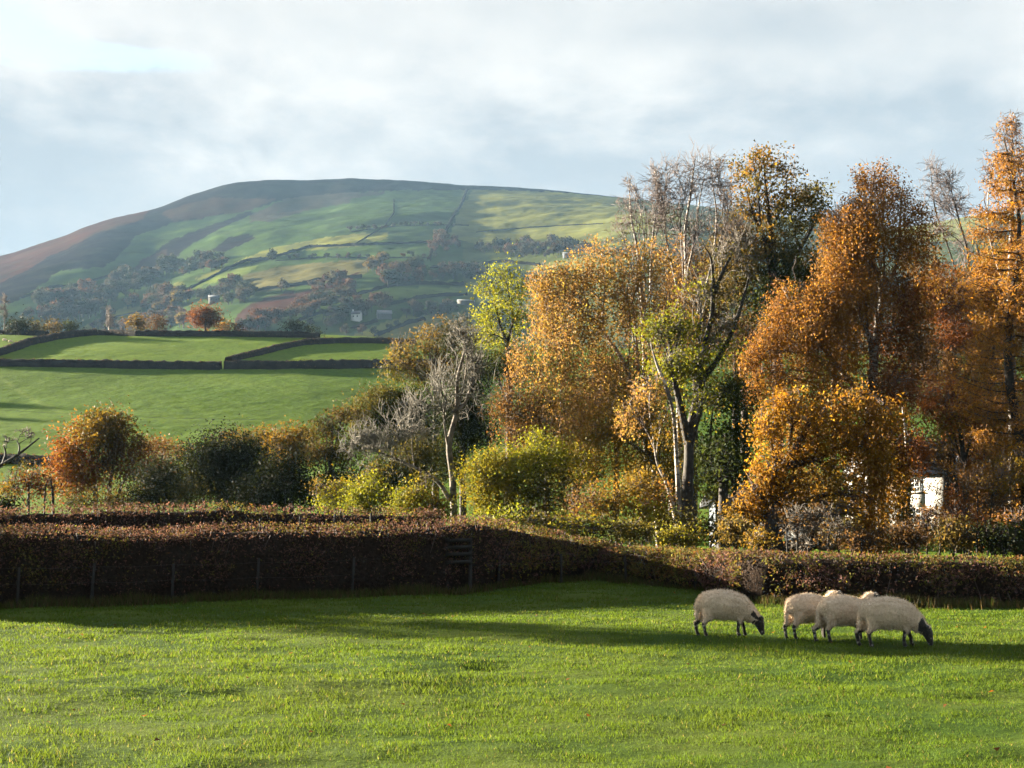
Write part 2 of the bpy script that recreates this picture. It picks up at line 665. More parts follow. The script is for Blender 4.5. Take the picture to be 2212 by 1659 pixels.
def inside(px, py, poly):
    r = np.zeros(px.shape, bool)
    n_ = len(poly)
    for i in range(n_):
        (ax, ay), (bx, by) = poly[i], poly[(i + 1) % n_]
        if ay == by:
            continue
        r ^= ((ay > py) != (by > py)) & (px < (bx - ax) * (py - ay) / (by - ay) + ax)
    return r


GRASS = (0.058, 0.094, 0.028)
YELLOW = (0.190, 0.195, 0.049)
BRIGHT = (0.161, 0.210, 0.044)
HEATH = (0.016, 0.012, 0.016)
BRACK = (0.056, 0.025, 0.020)
DKBRACK = (0.055, 0.031, 0.025)
SCREE = (0.066, 0.056, 0.043)
TAN = (0.146, 0.131, 0.049)
OLIVE = (0.088, 0.106, 0.030)
HCOL = np.empty(PX.shape + (3,))
HCOL[:] = GRASS
HCOL[PX > 1000] = OLIVE
covers = [
    (YELLOW, c2([(1250, 135), (1640, 140), (2050, 180), (2300, 210), (2900, 300), (4000, 250), (4500, 420), (2212, 480), (1900, 450), (1600, 420), (1280, 460), (1100, 410), (1170, 240)])),
    (HEATH, c1([(760, 380), (850, 380), (1010, 330), (1330, 200), (1720, 150), (2400, 150), (2212, 265), (1800, 310), (1580, 380), (1100, 460), (850, 540), (740, 690), (640, 740), (380, 760), (250, 860), (100, 960), (-300, 1010), (-300, 830), (0, 830), (350, 610), (600, 520)])),
    (HEATH, c2([(0, 60), (540, 60), (1220, 100), (1640, 130), (2050, 170), (2050, 195), (1640, 160), (1220, 150), (900, 152), (740, 157), (430, 172), (200, 190), (0, 240)])),
    (BRACK, c1([(-400, 700), (0, 640), (200, 580), (530, 470), (850, 380), (960, 370), (900, 440), (600, 530), (490, 590), (300, 680), (170, 760), (0, 840), (-300, 900)])),
    (DKBRACK, c1([(1010, 400), (1150, 350), (1350, 300), (1750, 310), (1580, 380), (1100, 455)])),
    (HEATH, c1([(840, 740), (960, 660), (1100, 560), (1350, 470), (1560, 390), (1620, 395), (1380, 500), (1170, 620), (1050, 740), (900, 840), (750, 900), (640, 860)])),
    (DKBRACK, c1([(830, 760), (900, 690), (1060, 620), (1040, 680), (900, 780)])),
    (HEATH, c1([(1330, 640), (1450, 550), (1580, 530), (1610, 560), (1500, 610), (1400, 645)])),
    (SCREE, c1([(1600, 440), (1750, 400), (1900, 330), (2212, 268), (2212, 330), (1900, 390), (1700, 450)])),
    (SCREE, c2([(0, 290), (200, 200), (430, 172), (740, 160), (740, 175), (430, 215), (200, 260), (0, 330)])),
    (BRIGHT, c1([(1170, 905), (1250, 850), (1400, 765), (1640, 722), (1570, 785), (1300, 850)])),
    (YELLOW, c1([(1240, 810), (1420, 732), (1420, 760), (1250, 830)])),
    (YELLOW, c1([(1480, 715), (1700, 625), (2000, 562), (2250, 530), (2450, 520), (2450, 560), (2212, 610), (1900, 640), (1640, 705)])),
    (TAN, c1([(1450, 885), (1560, 785), (1800, 730), (2250, 695), (2400, 700), (2300, 790), (2000, 835), (1700, 895)])),
    (BRACK, c1([(1480, 1070), (1560, 980), (1800, 900), (1950, 890), (2080, 830), (2180, 800), (2280, 770), (2212, 830), (2100, 900), (1900, 1000), (1750, 1080), (1600, 1130), (1500, 1150)])),
    (YELLOW, c1([(470, 1150), (560, 1100), (780, 1000), (900, 985), (890, 1030), (700, 1110), (620, 1150)])),
    (YELLOW, c1([(950, 920), (1130, 830), (1180, 840), (1040, 910)])),
    (BRIGHT, c1([(1870, 1090), (2000, 1040), (2150, 1000), (2160, 1020), (1960, 1090)])),
    (BRIGHT, c2([(450, 730), (620, 695), (800, 690), (1250, 690), (1250, 722), (800, 750), (600, 775), (500, 765)])),
    (BRIGHT, c2([(960, 650), (1180, 655), (1180, 665), (960, 662)])),
    (YELLOW, c2([(550, 960), (700, 900), (850, 850), (1170, 830), (1200, 880), (900, 960), (860, 1000), (560, 1000)])),
    (BRIGHT, c2([(260, 890), (430, 830), (520, 800), (560, 815), (400, 870)])),
    (BRIGHT, c2([(940, 800), (1160, 790), (1160, 806), (940, 815)])),
    (YELLOW, c2([(1540, 575), (1840, 525), (2000, 530), (1900, 565), (1600, 590)])),
]
for colr, poly in covers:
    HCOL[inside(PX, PY, poly)] = colr
patch = fbm(Xg / 120, Yg / 120, 4, 15)
HCOL = HCOL * (1 + 0.30 * patch[..., None] + 0.38 * fbm(Xg / 24, Yg / 36, 4, 16)[..., None])
grid_mesh('hill', Xg, Yg, Zg, m, np.clip(HCOL, 0.008, 1))

# ------------------------------------------------------------------ haze
m = bpy.data.materials.new('haze_air')
m.use_nodes = True
m.node_tree.nodes.clear()
T = NT(m.node_tree)
vol = T.n('ShaderNodeVolumePrincipled')
vol.inputs['Color'].default_value = (0.40, 0.66, 1.0, 1)
vol.inputs['Density'].default_value = 0.000031
vol.inputs['Anisotropy'].default_value = 0.0
oo = T.n('ShaderNodeOutputMaterial')
T.link(vol.outputs[0], oo.inputs['Volume'])
hb = Boxes()
hb.add((-4400, -3700, -9.2), (8800, 0, 0), (0, 8800, 0), (0, 0, 660))
haze = hb.build('haze', m)
tag(haze, kind='stuff')


# ------------------------------------------------------------------ foliage builders
def pick_palette(pal, n_):
    cols = np.array([p[0] for p in pal], float)
    w_ = np.array([p[1] for p in pal], float)
    return cols[RNG.choice(len(pal), n_, p=w_ / w_.sum())]


def unit(n_):
    v = RNG.normal(size=(n_, 3))
    return v / np.linalg.norm(v, axis=1)[:, None]


def leaf_quads(C, size, col, up=0.0, asp=0.62, hang=0.0):
    """diamond shaped leaves at C; returns V, Q, colours"""
    n_ = len(C)
    size = np.broadcast_to(np.asarray(size, float), (n_,))
    nrm = unit(n_)
    nrm[:, 2] = nrm[:, 2] + up * np.sign(nrm[:, 2] + 1e-6)
    nrm /= np.linalg.norm(nrm, axis=1)[:, None]
    a = np.cross(nrm, unit(n_))
    if hang:
        a[:, 2] -= hang
        a -= nrm * (a * nrm).sum(1)[:, None]
    a /= np.linalg.norm(a, axis=1)[:, None] + 1e-9
    b = np.cross(nrm, a)
    s = size[:, None] * 0.5
    V = np.stack([C + a * s, C - a * s * 0.8 + b * s * asp, C - a * s * 0.8 - b * s * asp], 1).reshape(-1, 3)
    Q = np.arange(n_ * 3).reshape(-1, 3)
    return V, Q, np.repeat(col, 3, axis=0)


def wiggle(a, b, n_, amp, lift=0.0):
    a, b = np.asarray(a, float), np.asarray(b, float)
    t_ = np.linspace(0, 1, n_)[:, None]
    L = np.linalg.norm(b - a)
    p = a + (b - a) * t_
    k = np.sin(t_ * math.pi)
    off = RNG.normal(size=3) * amp * L
    off2 = RNG.normal(size=3) * amp * L * 0.5
    p = p + k * off + np.sin(t_ * 2 * math.pi) * off2
    p[:, 2] += (k[:, 0]) * lift * L
    return p


def smooth_path(pts, per=5):
    pts = np.asarray(pts, float)
    if len(pts) < 3:
        t_ = np.linspace(0, 1, per + 1)[:, None]
        return pts[0] + (pts[-1] - pts[0]) * t_
    ext = np.vstack([2 * pts[0] - pts[1], pts, 2 * pts[-1] - pts[-2]])
    out = []
    for i in range(len(pts) - 1):
        p0, p1, p2, p3 = ext[i:i + 4]
        for t_ in np.linspace(0, 1, per, endpoint=False):
            out.append(0.5 * ((2 * p1) + (-p0 + p2) * t_ + (2 * p0 - 5 * p1 + 4 * p2 - p3) * t_ ** 2 + (-p0 + 3 * p1 - 3 * p2 + p3) * t_ ** 3))
    out.append(pts[-1])
    return np.array(out)


PAL = {
    'orange': [((0.43, 0.195, 0.032), 4), ((0.50, 0.28, 0.045), 2), ((0.32, 0.14, 0.030), 2), ((0.27, 0.155, 0.095), 2), ((0.22, 0.11, 0.03), 1)],
    'gold': [((0.46, 0.235, 0.026), 4), ((0.52, 0.31, 0.04), 2), ((0.36, 0.16, 0.022), 3), ((0.29, 0.17, 0.08), 1), ((0.24, 0.14, 0.025), 1)],
    'russet': [((0.43, 0.25, 0.075), 4), ((0.52, 0.34, 0.085), 2), ((0.34, 0.185, 0.075), 3), ((0.34, 0.21, 0.13), 2), ((0.40, 0.33, 0.06), 1)],
    'red': [((0.44, 0.13, 0.03), 4), ((0.46, 0.20, 0.035), 3), ((0.36, 0.08, 0.03), 2), ((0.36, 0.24, 0.03), 2)],
    'amber': [((0.36, 0.20, 0.03), 3), ((0.28, 0.19, 0.03), 3), ((0.16, 0.13, 0.03), 2)],
    'lime': [((0.34, 0.37, 0.030), 4), ((0.44, 0.42, 0.035), 3), ((0.20, 0.24, 0.03), 3)],
    'yellow': [((0.40, 0.345, 0.035), 4), ((0.32, 0.32, 0.035), 3), ((0.24, 0.22, 0.03), 2), ((0.40, 0.24, 0.03), 1)],
    'olive': [((0.15, 0.135, 0.035), 4), ((0.22, 0.17, 0.035), 2), ((0.09, 0.09, 0.025), 3)],
    'olivebrown': [((0.22, 0.145, 0.045), 4), ((0.28, 0.20, 0.05), 2), ((0.13, 0.11, 0.03), 3)],
    'dark': [((0.036, 0.048, 0.020), 4), ((0.05, 0.06, 0.02), 2), ((0.02, 0.028, 0.013), 3)],
    'darkgreen': [((0.055, 0.075, 0.02), 4), ((0.10, 0.115, 0.022), 2), ((0.035, 0.05, 0.015), 3)],
    'oak': [((0.30, 0.155, 0.03), 4), ((0.16, 0.125, 0.028), 4), ((0.08, 0.08, 0.02), 3), ((0.40, 0.24, 0.035), 1)],
    'brown': [((0.17, 0.095, 0.04), 4), ((0.24, 0.12, 0.04), 2), ((0.11, 0.07, 0.035), 3)],
    'rust': [((0.33, 0.115, 0.03), 4), ((0.24, 0.085, 0.03), 3), ((0.16, 0.07, 0.03), 3)],
    'hedge': [((0.165, 0.085, 0.075), 4), ((0.24, 0.130, 0.112), 3), ((0.075, 0.055, 0.032), 3), ((0.20, 0.18, 0.04), .7)],
    'hedgegreen': [((0.19, 0.135, 0.05), 4), ((0.20, 0.20, 0.04), 4), ((0.24, 0.12, 0.045), 3), ((0.085, 0.08, 0.03), 3), ((0.30, 0.27, 0.05), 1)],
}


def tree(name, label, cat, Y, lobes, trunks=(), pal='orange', leaf=0.115, cov=1.7, style='normal', bark=None, twig=None,
         group=None, limb_r=0.4, subs=7, dull=False, base=None, spread=3.2, depth=0.9, twigs=0, twig_r=0.011, clump_pal=True):
    """lobes: (px, py, rx, ry[, dens[, pal]]); trunks: lists of (px, py, radius m), py None = on the ground"""
    bark = bark or M_BARK
    sc_ = Y / FPX
    L = []
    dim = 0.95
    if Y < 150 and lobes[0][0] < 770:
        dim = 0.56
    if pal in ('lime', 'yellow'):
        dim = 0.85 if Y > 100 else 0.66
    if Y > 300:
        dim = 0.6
    for lb in lobes:
        px, py, rx, ry = lb[:4]
        dens = lb[4] if len(lb) > 4 else 1.0
        pl = lb[5] if len(lb) > 5 and lb[5] else pal
        dyo = (RNG.uniform(-0.9, 0.3) if style == 'weep' else RNG.uniform(-0.6, 0.35)) * rx * sc_
        L.append((at(px, py, Y + dyo), rx * sc_, ry * sc_, dens, pl))
    TR = []
    for tk in trunks:
        pts, rr = [], []
        for (px, py, r) in tk:
            if py is None:
                w_ = wt(px, 1200)[0]
                x = w_ * Y
                p = np.array([x, Y, ground_z(x, Y) - 0.1])
            else:
                p = at(px, py, Y + RNG.normal() * 0.12)
            pts.append(p)
            rr.append(r)
        sm = smooth_path(pts, 5)
        rs = np.interp(np.linspace(0, len(pts) - 1, len(sm)), np.arange(len(pts)), rr)
        TR.append((sm, rs))
    if base is None:
        if TR:
            b0 = TR[0][0][0]
            base = (b0[0], b0[1], b0[2] + 0.1)
        else:
            x = L[0][0][0]
            base = (x, Y, ground_z(x, Y))
    root = thing(name, label, cat, base, group)
    tb, tw = Tubes(), Tubes()
    for sm, rs in TR:
        tb.add(sm, rs, 8)
    ends = []
    if TR:
        for (c, rx, rz, dens, pl) in L:
            best = None
            for sm, rs in TR:
                zt = sm[0, 2] + 0.62 * (c[2] - sm[0, 2])
                d_ = np.abs(sm[:, 2] - zt) * 0.7 + np.linalg.norm(sm[:, :2] - c[:2], axis=1) * 0.6
                d_ = d_ + np.where(sm[:, 2] > c[2] + 0.3 * rz, 50, 0)
                k = int(np.argmin(d_))
                if best is None or d_[k] < best[0]:
                    best = (d_[k], sm[k], rs[k])
            s0, r0 = best[1], best[2]
            limb = wiggle(s0, c + np.array([0, 0, 0.25 * rz]), 9, 0.05, 0.10)
            lr = np.linspace(max(r0 * limb_r, 0.02), 0.018, 9)
            tb.add(limb, lr, 5)
            for _ in range(subs):
                k = RNG.integers(3, 9)
                u_ = unit(1)[0] * RNG.uniform(0.55, 0.95)
                e = c + u_ * np.array([rx, rx * depth, rz])
                sub = wiggle(limb[k], e, 6, 0.09, 0.08)
                tw.add(sub, np.linspace(max(lr[k] * 0.7, 0.016), 0.008, 6), 4)
                ends.append((sub, (c, rx, rz)))
    if style == 'bare' or twigs:
        nt_ = twigs or 26
        for sub, (c, rx, rz) in list(ends):
            for _ in range(max(1, nt_)):
                k = RNG.integers(1, 6)
                p0 = sub[k]
                ln = RNG.uniform(0.35, 0.9) * (rx + rz) * 0.42
                dirv = unit(1)[0]
                dirv = dirv + (p0 - c) / (np.linalg.norm(p0 - c) + 0.3) * 0.8
                dirv[2] += 0.55 if style != 'weep' else -0.2
                dirv /= np.linalg.norm(dirv)
                e = p0 + dirv * ln
                t1 = wiggle(p0, e, 4, 0.10, -0.05 if style == 'weep' else 0.05)
                tw.add(t1, np.linspace(twig_r, twig_r * 0.55, 4), 3, cap=False)
                for _k in range(2):
                    d2 = dirv + unit(1)[0] * 0.8
                    q0 = t1[RNG.integers(1, 3)]
                    tw.add(np.array([q0, q0 + d2 * ln * 0.22, q0 + d2 * ln * 0.42 + np.array([0, 0, -0.05 * ln])]), np.linspace(twig_r * 0.75, twig_r * 0.45, 3), 3, cap=False)
    if tb.V:
        tb.build('trunk', bark, root)
    if tw.V:
        tw.build('twigs', twig or (bark if bark is not M_BIRCH else M_TWIG), root)
    if style != 'bare' or any(True for l_ in lobes if len(l_) > 5):
        VV, CCOL = [], []
        leaf = leaf * (0.92 if Y < 300 else 1.1)
        lp = leaf / sc_
        for (c, rx, rz, dens, pl) in L:
            A = math.pi * rx * rz / sc_ ** 2
            n_ = int(cov * dens * A / (lp * lp * 0.165))
            if n_ < 4:
                continue
            per = 24 if style != 'weep' else 30
            nc = max(4, n_ // per)
            u_ = unit(nc) * (RNG.random(nc) ** 0.42)[:, None]
            u_[:, 2] = np.where(u_[:, 2] < -0.55, u_[:, 2] * 0.85, u_[:, 2])
            bump_ = 1 + 0.55 * fbm(u_[:, 0] * 1.9 + c[0] * 1.7 + u_[:, 1], u_[:, 2] * 1.9 + c[2] * 1.3, 3, 33)
            cc = c + u_ * bump_[:, None] * np.array([rx, rx * depth, rz])
            ccol = pick_palette(PAL[pl], nc) if clump_pal else None
            k = RNG.integers(0, nc, n_)
            if style == 'weep':
                ln = RNG.uniform(0.6, 2.0, nc) * min(1.1, 0.42 * (rx + rz))
                off = RNG.normal(size=(n_, 3)) * np.array([0.75, 0.75, 0.6]) * leaf * 1.3 * (1 + 0.8 * RNG.random(nc)[k])[:, None]
                off[:, 2] -= RNG.random(n_) * ln[k]
                out_dir = (cc - c)[k]
                off[:, :2] += out_dir[:, :2] * 0.05
            else:
                off = RNG.normal(size=(n_, 3)) * np.array([1, 1, 0.7]) * leaf * spread * RNG.uniform(0.5, 1.1, nc)[k][:, None]
            VV.append(cc[k] + off)
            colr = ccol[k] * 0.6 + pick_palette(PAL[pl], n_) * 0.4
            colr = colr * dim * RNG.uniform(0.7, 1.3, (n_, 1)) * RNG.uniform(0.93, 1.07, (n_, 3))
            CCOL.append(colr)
        if VV:
            C = np.concatenate(VV)
            cl_ = np.concatenate(CCOL)
            keep = C[:, 2] > 0.05
            C, cl_ = C[keep], cl_[keep]
            V, Q, cc_ = leaf_quads(C, leaf * 1.14 * RNG.uniform(0.6, 1.35, len(C)), cl_, hang=0.6 if style == 'weep' else 0.15)
            mesh_np('crown', V, Q, None, M_DULL if dull else M_LEAF, cc_, root)
    return root


def hedge_band(name, label, path, pal, leaf, per_m2, thick, group=None, stems=True, green=0.1, cat='hedge', inner=0.35, lump=1.0, core=1.0, hol=0.9):
    """path: (px, Y, top py) -> a clipped hedge filled with leaves and upright stems"""
    pts = []
    for px, Y, tpy in path:
        x = wt(px, 1200)[0] * Y
        zg = ground_z(x, Y)
        zt = at(px, tpy, Y)[2]
        pts.append((x, Y, zg, zt))
    pts = np.array(pts)
    seg = np.linalg.norm(np.diff(pts[:, :2], axis=0), axis=1)
    cum = np.concatenate([[0], np.cumsum(seg)])
    L = cum[-1]

    def P_(s):
        return np.stack([np.interp(s, cum, pts[:, k]) for k in range(4)], -1)
    root = thing(name, label, cat, P_(np.array([L / 2]))[0, :3], group)
    hmean = float((pts[:, 3] - pts[:, 2]).mean())
    n_ = int(per_m2 * L * (2 * hmean + thick))
    s = RNG.random(n_) * L
    p = P_(s)
    q = P_(np.minimum(s + 0.05, L)) - P_(np.maximum(s - 0.05, 0))
    t_ = q[:, :2] / (np.linalg.norm(q[:, :2], axis=1)[:, None] + 1e-9)
    nx, ny = t_[:, 1], -t_[:, 0]
    H = (p[:, 3] - p[:, 2]) * (1 + 0.045 * fbm(s / 1.1, s * 0 + L, 4, 71)) * (1 + 0.02 * RNG.normal(size=n_))
    # cross-section: rounded box, most leaves near the skin
    side = RNG.random(n_)
    lat = RNG.uniform(-1, 1, n_)
    hv = RNG.random(n_) ** 0.8
    skin = RNG.random(n_)
    fr = side < 0.40
    bk = (side >= 0.40) & (side < 0.58)
    tp = (side >= 0.58) & (side < 1 - inner)
    lumps = lump * 0.12 * fbm(s / 0.9, hv * 2.5, 3, int(L * 10) % 97) + 0.05 * fbm(s / 0.25, hv * 7, 2, 13)
    bulge = 0.80 + 0.20 * np.sin(np.clip(hv, 0, 1) * math.pi * 0.8 + 0.3)
    lat = np.where(fr, 1.0 * bulge + lumps / thick * 2 - 0.18 * skin ** 2, lat)
    lat = np.where(bk, -1.0 * bulge - lumps / thick * 2 + 0.18 * skin ** 2, lat)
    hv = np.where(tp, 1.0 - 0.12 * skin ** 2 - 0.07 * np.abs(lat) ** 4 + 0.05 * (RNG.random(n_) < 0.10) * RNG.random(n_), hv * 0.97)
    x = p[:, 0] + nx * lat * thick / 2
    y = p[:, 1] + ny * lat * thick / 2
    z = p[:, 2] + 0.04 + hv * H
    thin = 0.25 + 0.75 * np.clip(fbm(s / 0.45, hv * 3 + 7, 3, 29) * 1.6 + 0.75, 0, 1)
    hole = np.clip(fbm(s / 0.8 + 3, hv * 2.2, 3, 61) * 2.2 + hol, 0.15, 1)
    keep = RNG.random(n_) < np.where(hv < 0.22, 0.4, 1.0) * thin * np.where(tp, 1.0, hole)
    C = np.stack([x, y, z], -1)[keep]
    sk = s[keep]
    # woody core: a ragged body well inside the leaves
    ns_ = max(12, int(L / 0.12))
    sc2 = np.linspace(0, L, ns_)
    pc = P_(sc2)
    qc = np.gradient(pc[:, :2], axis=0)
    qc /= np.linalg.norm(qc, axis=1)[:, None] + 1e-9
    rings = []
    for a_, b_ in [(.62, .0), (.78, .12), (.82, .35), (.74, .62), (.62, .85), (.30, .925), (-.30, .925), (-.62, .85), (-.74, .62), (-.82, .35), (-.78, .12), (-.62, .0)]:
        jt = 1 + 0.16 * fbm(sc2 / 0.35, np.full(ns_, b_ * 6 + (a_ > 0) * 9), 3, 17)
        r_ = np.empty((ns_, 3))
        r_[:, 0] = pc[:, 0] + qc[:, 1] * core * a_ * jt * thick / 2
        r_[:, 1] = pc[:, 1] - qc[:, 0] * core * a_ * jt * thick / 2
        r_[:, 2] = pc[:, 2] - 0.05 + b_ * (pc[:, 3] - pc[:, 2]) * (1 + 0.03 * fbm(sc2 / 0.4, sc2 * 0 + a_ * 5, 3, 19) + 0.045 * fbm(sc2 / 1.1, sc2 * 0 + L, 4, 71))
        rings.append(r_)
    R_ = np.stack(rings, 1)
    i_ = np.arange(ns_ - 1)[:, None] * 12 + np.arange(11)[None, :]
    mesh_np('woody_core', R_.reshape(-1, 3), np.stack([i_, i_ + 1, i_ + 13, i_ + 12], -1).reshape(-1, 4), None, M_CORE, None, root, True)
    mixn = fbm(sk / 1.6, C[:, 2] * 1.3, 3, 37)
    col = pick_palette(PAL[pal], len(C))
    gcol = pick_palette(PAL['hedgegreen'], len(C))
    col = np.where((mixn + RNG.normal(size=len(C)) * 0.25 > 0.5 - green)[:, None], gcol, col)
    col = col * RNG.uniform(0.75, 1.25, (len(C), 1))
    V, Q, cc_ = leaf_quads(C, leaf * RNG.uniform(0.65, 1.3, len(C)), col, asp=0.5)
    mesh_np('foliage', V, Q, None, M_DULL, cc_, root)
    if stems:
        tb = Tubes()
        ns = int(L * 9)
        for si in RNG.random(ns) * L:
            b = P_(np.array([si]))[0]
            hh = (b[3] - b[2]) * RNG.uniform(0.75, 1.02)
            lo = RNG.uniform(-0.42, 0.42, 2) * thick
            a0 = np.array([b[0] + lo[0] * 0.4, b[1] + lo[0], b[2] - 0.05])
            a1 = np.array([b[0] + lo[0] + RNG.normal() * 0.25, b[1] + lo[1] + RNG.normal() * 0.08, b[2] + hh])
            tb.add(wiggle(a0, a1, 4, 0.04), np.linspace(0.022, 0.008, 4), 3, cap=False)
        tb.build('stems', M_TWIG, root)
    return root

# ================================================================== HEDGES ROUND THE FIELD
hedge_band('hedge', 'tall dark clipped hedge along the left of the sheep field', [(-420, 33.8, 1132), (-100, 35.2, 1138), (300, 37.2, 1140), (700, 39.2, 1134), (900, 40.2, 1126), (1015, 41.0, 1118)],
           'hedge', 0.064, 900, 1.5, green=0.06, lump=1.3)
hedge_band('hedge', 'low overgrown hedge corner with bramble in the middle of the field edge', [(1000, 41.0, 1120), (1080, 43, 1130), (1180, 45.5, 1150), (1290, 46.5, 1172), (1345, 46.2, 1180)],
           'hedge', 0.085, 560, 1.5, green=0.28, lump=1.8, core=0.75, hol=1.0)
hedge_band('hedge', 'low sunlit brown hedge behind the sheep running to the right edge', [(1330, 46.3, 1180), (1450, 43.5, 1186), (1560, 40.5, 1190), (1650, 37.4, 1194), (1850, 36.6, 1200), (2100, 36.2, 1204), (2500, 35.6, 1206)],
           'hedge', 0.085, 760, 1.5, green=0.50, lump=2.2, core=0.72, hol=1.15)
hedge_band('hedge', 'second clipped brown hedge rising just behind the tall dark one', [(-300, 48, 1098), (40, 48, 1097), (250, 48.4, 1092), (420, 48.8, 1089), (600, 49, 1096), (800, 49, 1100), (960, 49, 1104)],
           'hedge', 0.09, 420, 1.4, green=0.22)

# ------------------------------------------------------------------ fence along the hedge
M_POST = simple_mat('weathered_post', (0.018, 0.015, 0.013), (0.042, 0.036, 0.03), 7, bstr=0.6)
M_WIRE = simple_mat('fence_wire', (0.04, 0.04, 0.04), (0.07, 0.07, 0.07), 3, 0.5, 0.4)


def wire_fence(name, label, posts, post_h, wires, rad=0.045):
    P0 = []
    for px, Y in posts:
        x = wt(px, 1250)[0] * Y
        P0.append(np.array([x, Y, ground_z(x, Y)]))
    root = thing(name, label, 'fence', P0[0])
    for p in P0:
        tb = Tubes()
        lean = RNG.normal(size=2) * 0.05
        h = post_h * RNG.uniform(0.93, 1.06)
        top = p + np.array([lean[0], lean[1], h])
        tb.add([p - [0, 0, 0.15], p + [lean[0] * .5, lean[1] * .5, h / 2], top], [rad, rad * 0.97, rad * 0.9], 8)
        tb.build('post', M_POST, root)
    for f in wires:
        tb = Tubes()
        path = []
        for a, b in zip(P0[:-1], P0[1:]):
            for t_ in np.linspace(0, 1, 6, endpoint=False):
                q = a + (b - a) * t_
                path.append(q + np.array([0, -rad, post_h * f - 0.03 * math.sin(t_ * math.pi)]))
        path.append(P0[-1] + np.array([0, -rad, post_h * f]))
        tb.add(np.array(path), 0.002, 4)
        tb.build('wire', M_WIRE, root)
    return root


wire_fence('wire_fence', 'post and wire fence in the shade of the tall left hedge', [(-150, 34.2), (38, 35.1), (198, 35.86), (372, 36.7), (555, 37.66), (760, 38.7)], 0.95, (0.55, 0.92), 0.035)
wire_fence('wire_fence', 'post and wire fence across the shaded hedge corner', [(1075, 41.8), (1212, 44.2), (1353, 44.2), (1501, 40.9), (1560, 39.2)], 0.85, (0.72, 0.95), 0.038)
wire_fence('wire_fence', 'small wire fence in front of the second brown hedge', [(480, 47.4), (560, 47.5), (640, 47.6), (720, 47.6), (800, 47.6)], 1.85, (0.85, 0.97), 0.04)

# wooden rails in the hedge gap
gx = wt(985, 1190)[0] * 40.0
groot = thing('field_gate', 'dark wooden railed gate in a gap of the hedge', 'gate', (gx, 40.0, ground_z(gx, 40)))
for px in (966, 1016):
    x = wt(px, 1190)[0] * 40.05
    zg = ground_z(x, 40)
    tb = Tubes()
    tb.add([(x, 40.05, zg - 0.1), (x, 40.05, zg + 0.6), (x, 40.05, at(px, 1163, 40.05)[2])], 0.05, 8)
    tb.build('gate_post', M_POST, groot)
for py in (1171, 1186, 1201, 1218):
    a, b = at(962, py + 1, 39.95), at(1020, py - 1, 39.95)
    bx = Boxes()
    bx.add(a, b - a, (0, 0.04, 0), (0, 0, 0.09))
    bx.build('rail', M_POST, groot)

# ================================================================== TREES
# ---- left group behind the hedges
G1 = None
tree('maple_tree', 'round orange and red autumn tree standing alone at left', 'tree', 108,
     [(215, 935, 62, 42, 1.0, 'amber'), (160, 965, 45, 42, 1.0, 'red'), (245, 925, 45, 36, .8, 'amber'), (135, 1015, 32, 45, 1, 'red'), (185, 1025, 50, 45, 1, 'red'), (250, 985, 50, 50, .8, 'brown'),
      (290, 1000, 45, 45, .7, 'rust'), (150, 1058, 30, 20, .8, 'red'), (215, 905, 25, 20, .8, 'amber'), (300, 960, 25, 25, .7, 'amber')],
     [[(205, None, .20), (206, 1060, .17), (200, 1000, .12), (190, 940, .05)], [(232, None, .16), (236, 1060, .15), (245, 1000, .10), (250, 930, .04)], [(238, None, .15), (262, 1050, .10), (300, 1000, .05)]],
     'red', 0.19, 2.1, subs=9)
tree('bare_branch_tree', 'leaning bare tree reaching in from the left edge above the russet bush', 'tree', 92,
     [(70, 945, 26, 10, 1), (20, 955, 18, 14, 1), (55, 935, 25, 8, 1)],
     [[(-90, None, .22), (-40, 1040, .18), (5, 1004, .12), (35, 985, .09), (85, 946, .04)], [(5, 1004, .08), (12, 980, .06), (8, 962, .03)], [(40, 982, .06), (42, 965, .05), (36, 952, .02)]],
     style='bare', bark=M_BARK, twig=M_TWIG, subs=5, twigs=5, twig_r=0.02)
tree('russet_bush', 'thin russet bush with bare stems at far left behind the hedge', 'bush', 84,
     [(70, 1055, 42, 38, .6, 'rust'), (20, 1045, 25, 25, .6, 'amber'), (100, 1060, 25, 40, .45, 'brown'), (70, 1025, 30, 18, .5, 'orange')],
     [[(116, None, .09), (114, 1070, .07), (108, 1030, .03)], [(95, None, .06), (97, 1065, .05), (104, 1035, .02)], [(60, None, .07), (62, 1060, .06), (58, 1030, .03)]],
     'rust', 0.15, 1.2, subs=9, twigs=3)
tree('dark_bush', 'dark evergreen bush poking over the hedge at the left edge', 'bush', 52,
     [(8, 1105, 28, 30, 1.4), (-30, 1110, 35, 35, 1.2)], [[(5, None, .06), (8, 1110, .04)]], 'dark', 0.09, 2.2, subs=3, dull=True)
tree('yellow_green_shrub', 'pale green low shrub beneath the leaning bare tree', 'bush', 88, [(40, 1012, 35, 12, .6, 'olive'), (15, 1068, 24, 14, .8, 'olive')], [[(30, None, .06), (32, 1030, .03)]], 'olive', 0.14, 1.2, subs=4)
tree('thin_brown_tree', 'dim grey brown thin tree right beside the orange tree', 'tree', 112,
     [(345, 1020, 50, 60, .55, 'brown'), (375, 1045, 40, 45, .6, 'olive'), (320, 1050, 30, 40, .5, 'brown')],
     [[(340, None, .14), (343, 1050, .11), (350, 980, .04)], [(372, None, .1), (374, 1050, .08), (380, 1000, .03)]], 'brown', 0.17, 1.7, subs=10, twigs=4, dull=True)
tree('orange_topped_tree', 'far tree with a glowing orange top peeping over the thin brown tree', 'tree', 132,
     [(350, 968, 45, 20, .8), (320, 965, 22, 16, .8), (400, 975, 25, 16, .6)], [[(352, None, .15), (352, 980, .06)]], 'orange', 0.2, 1.2, subs=8)
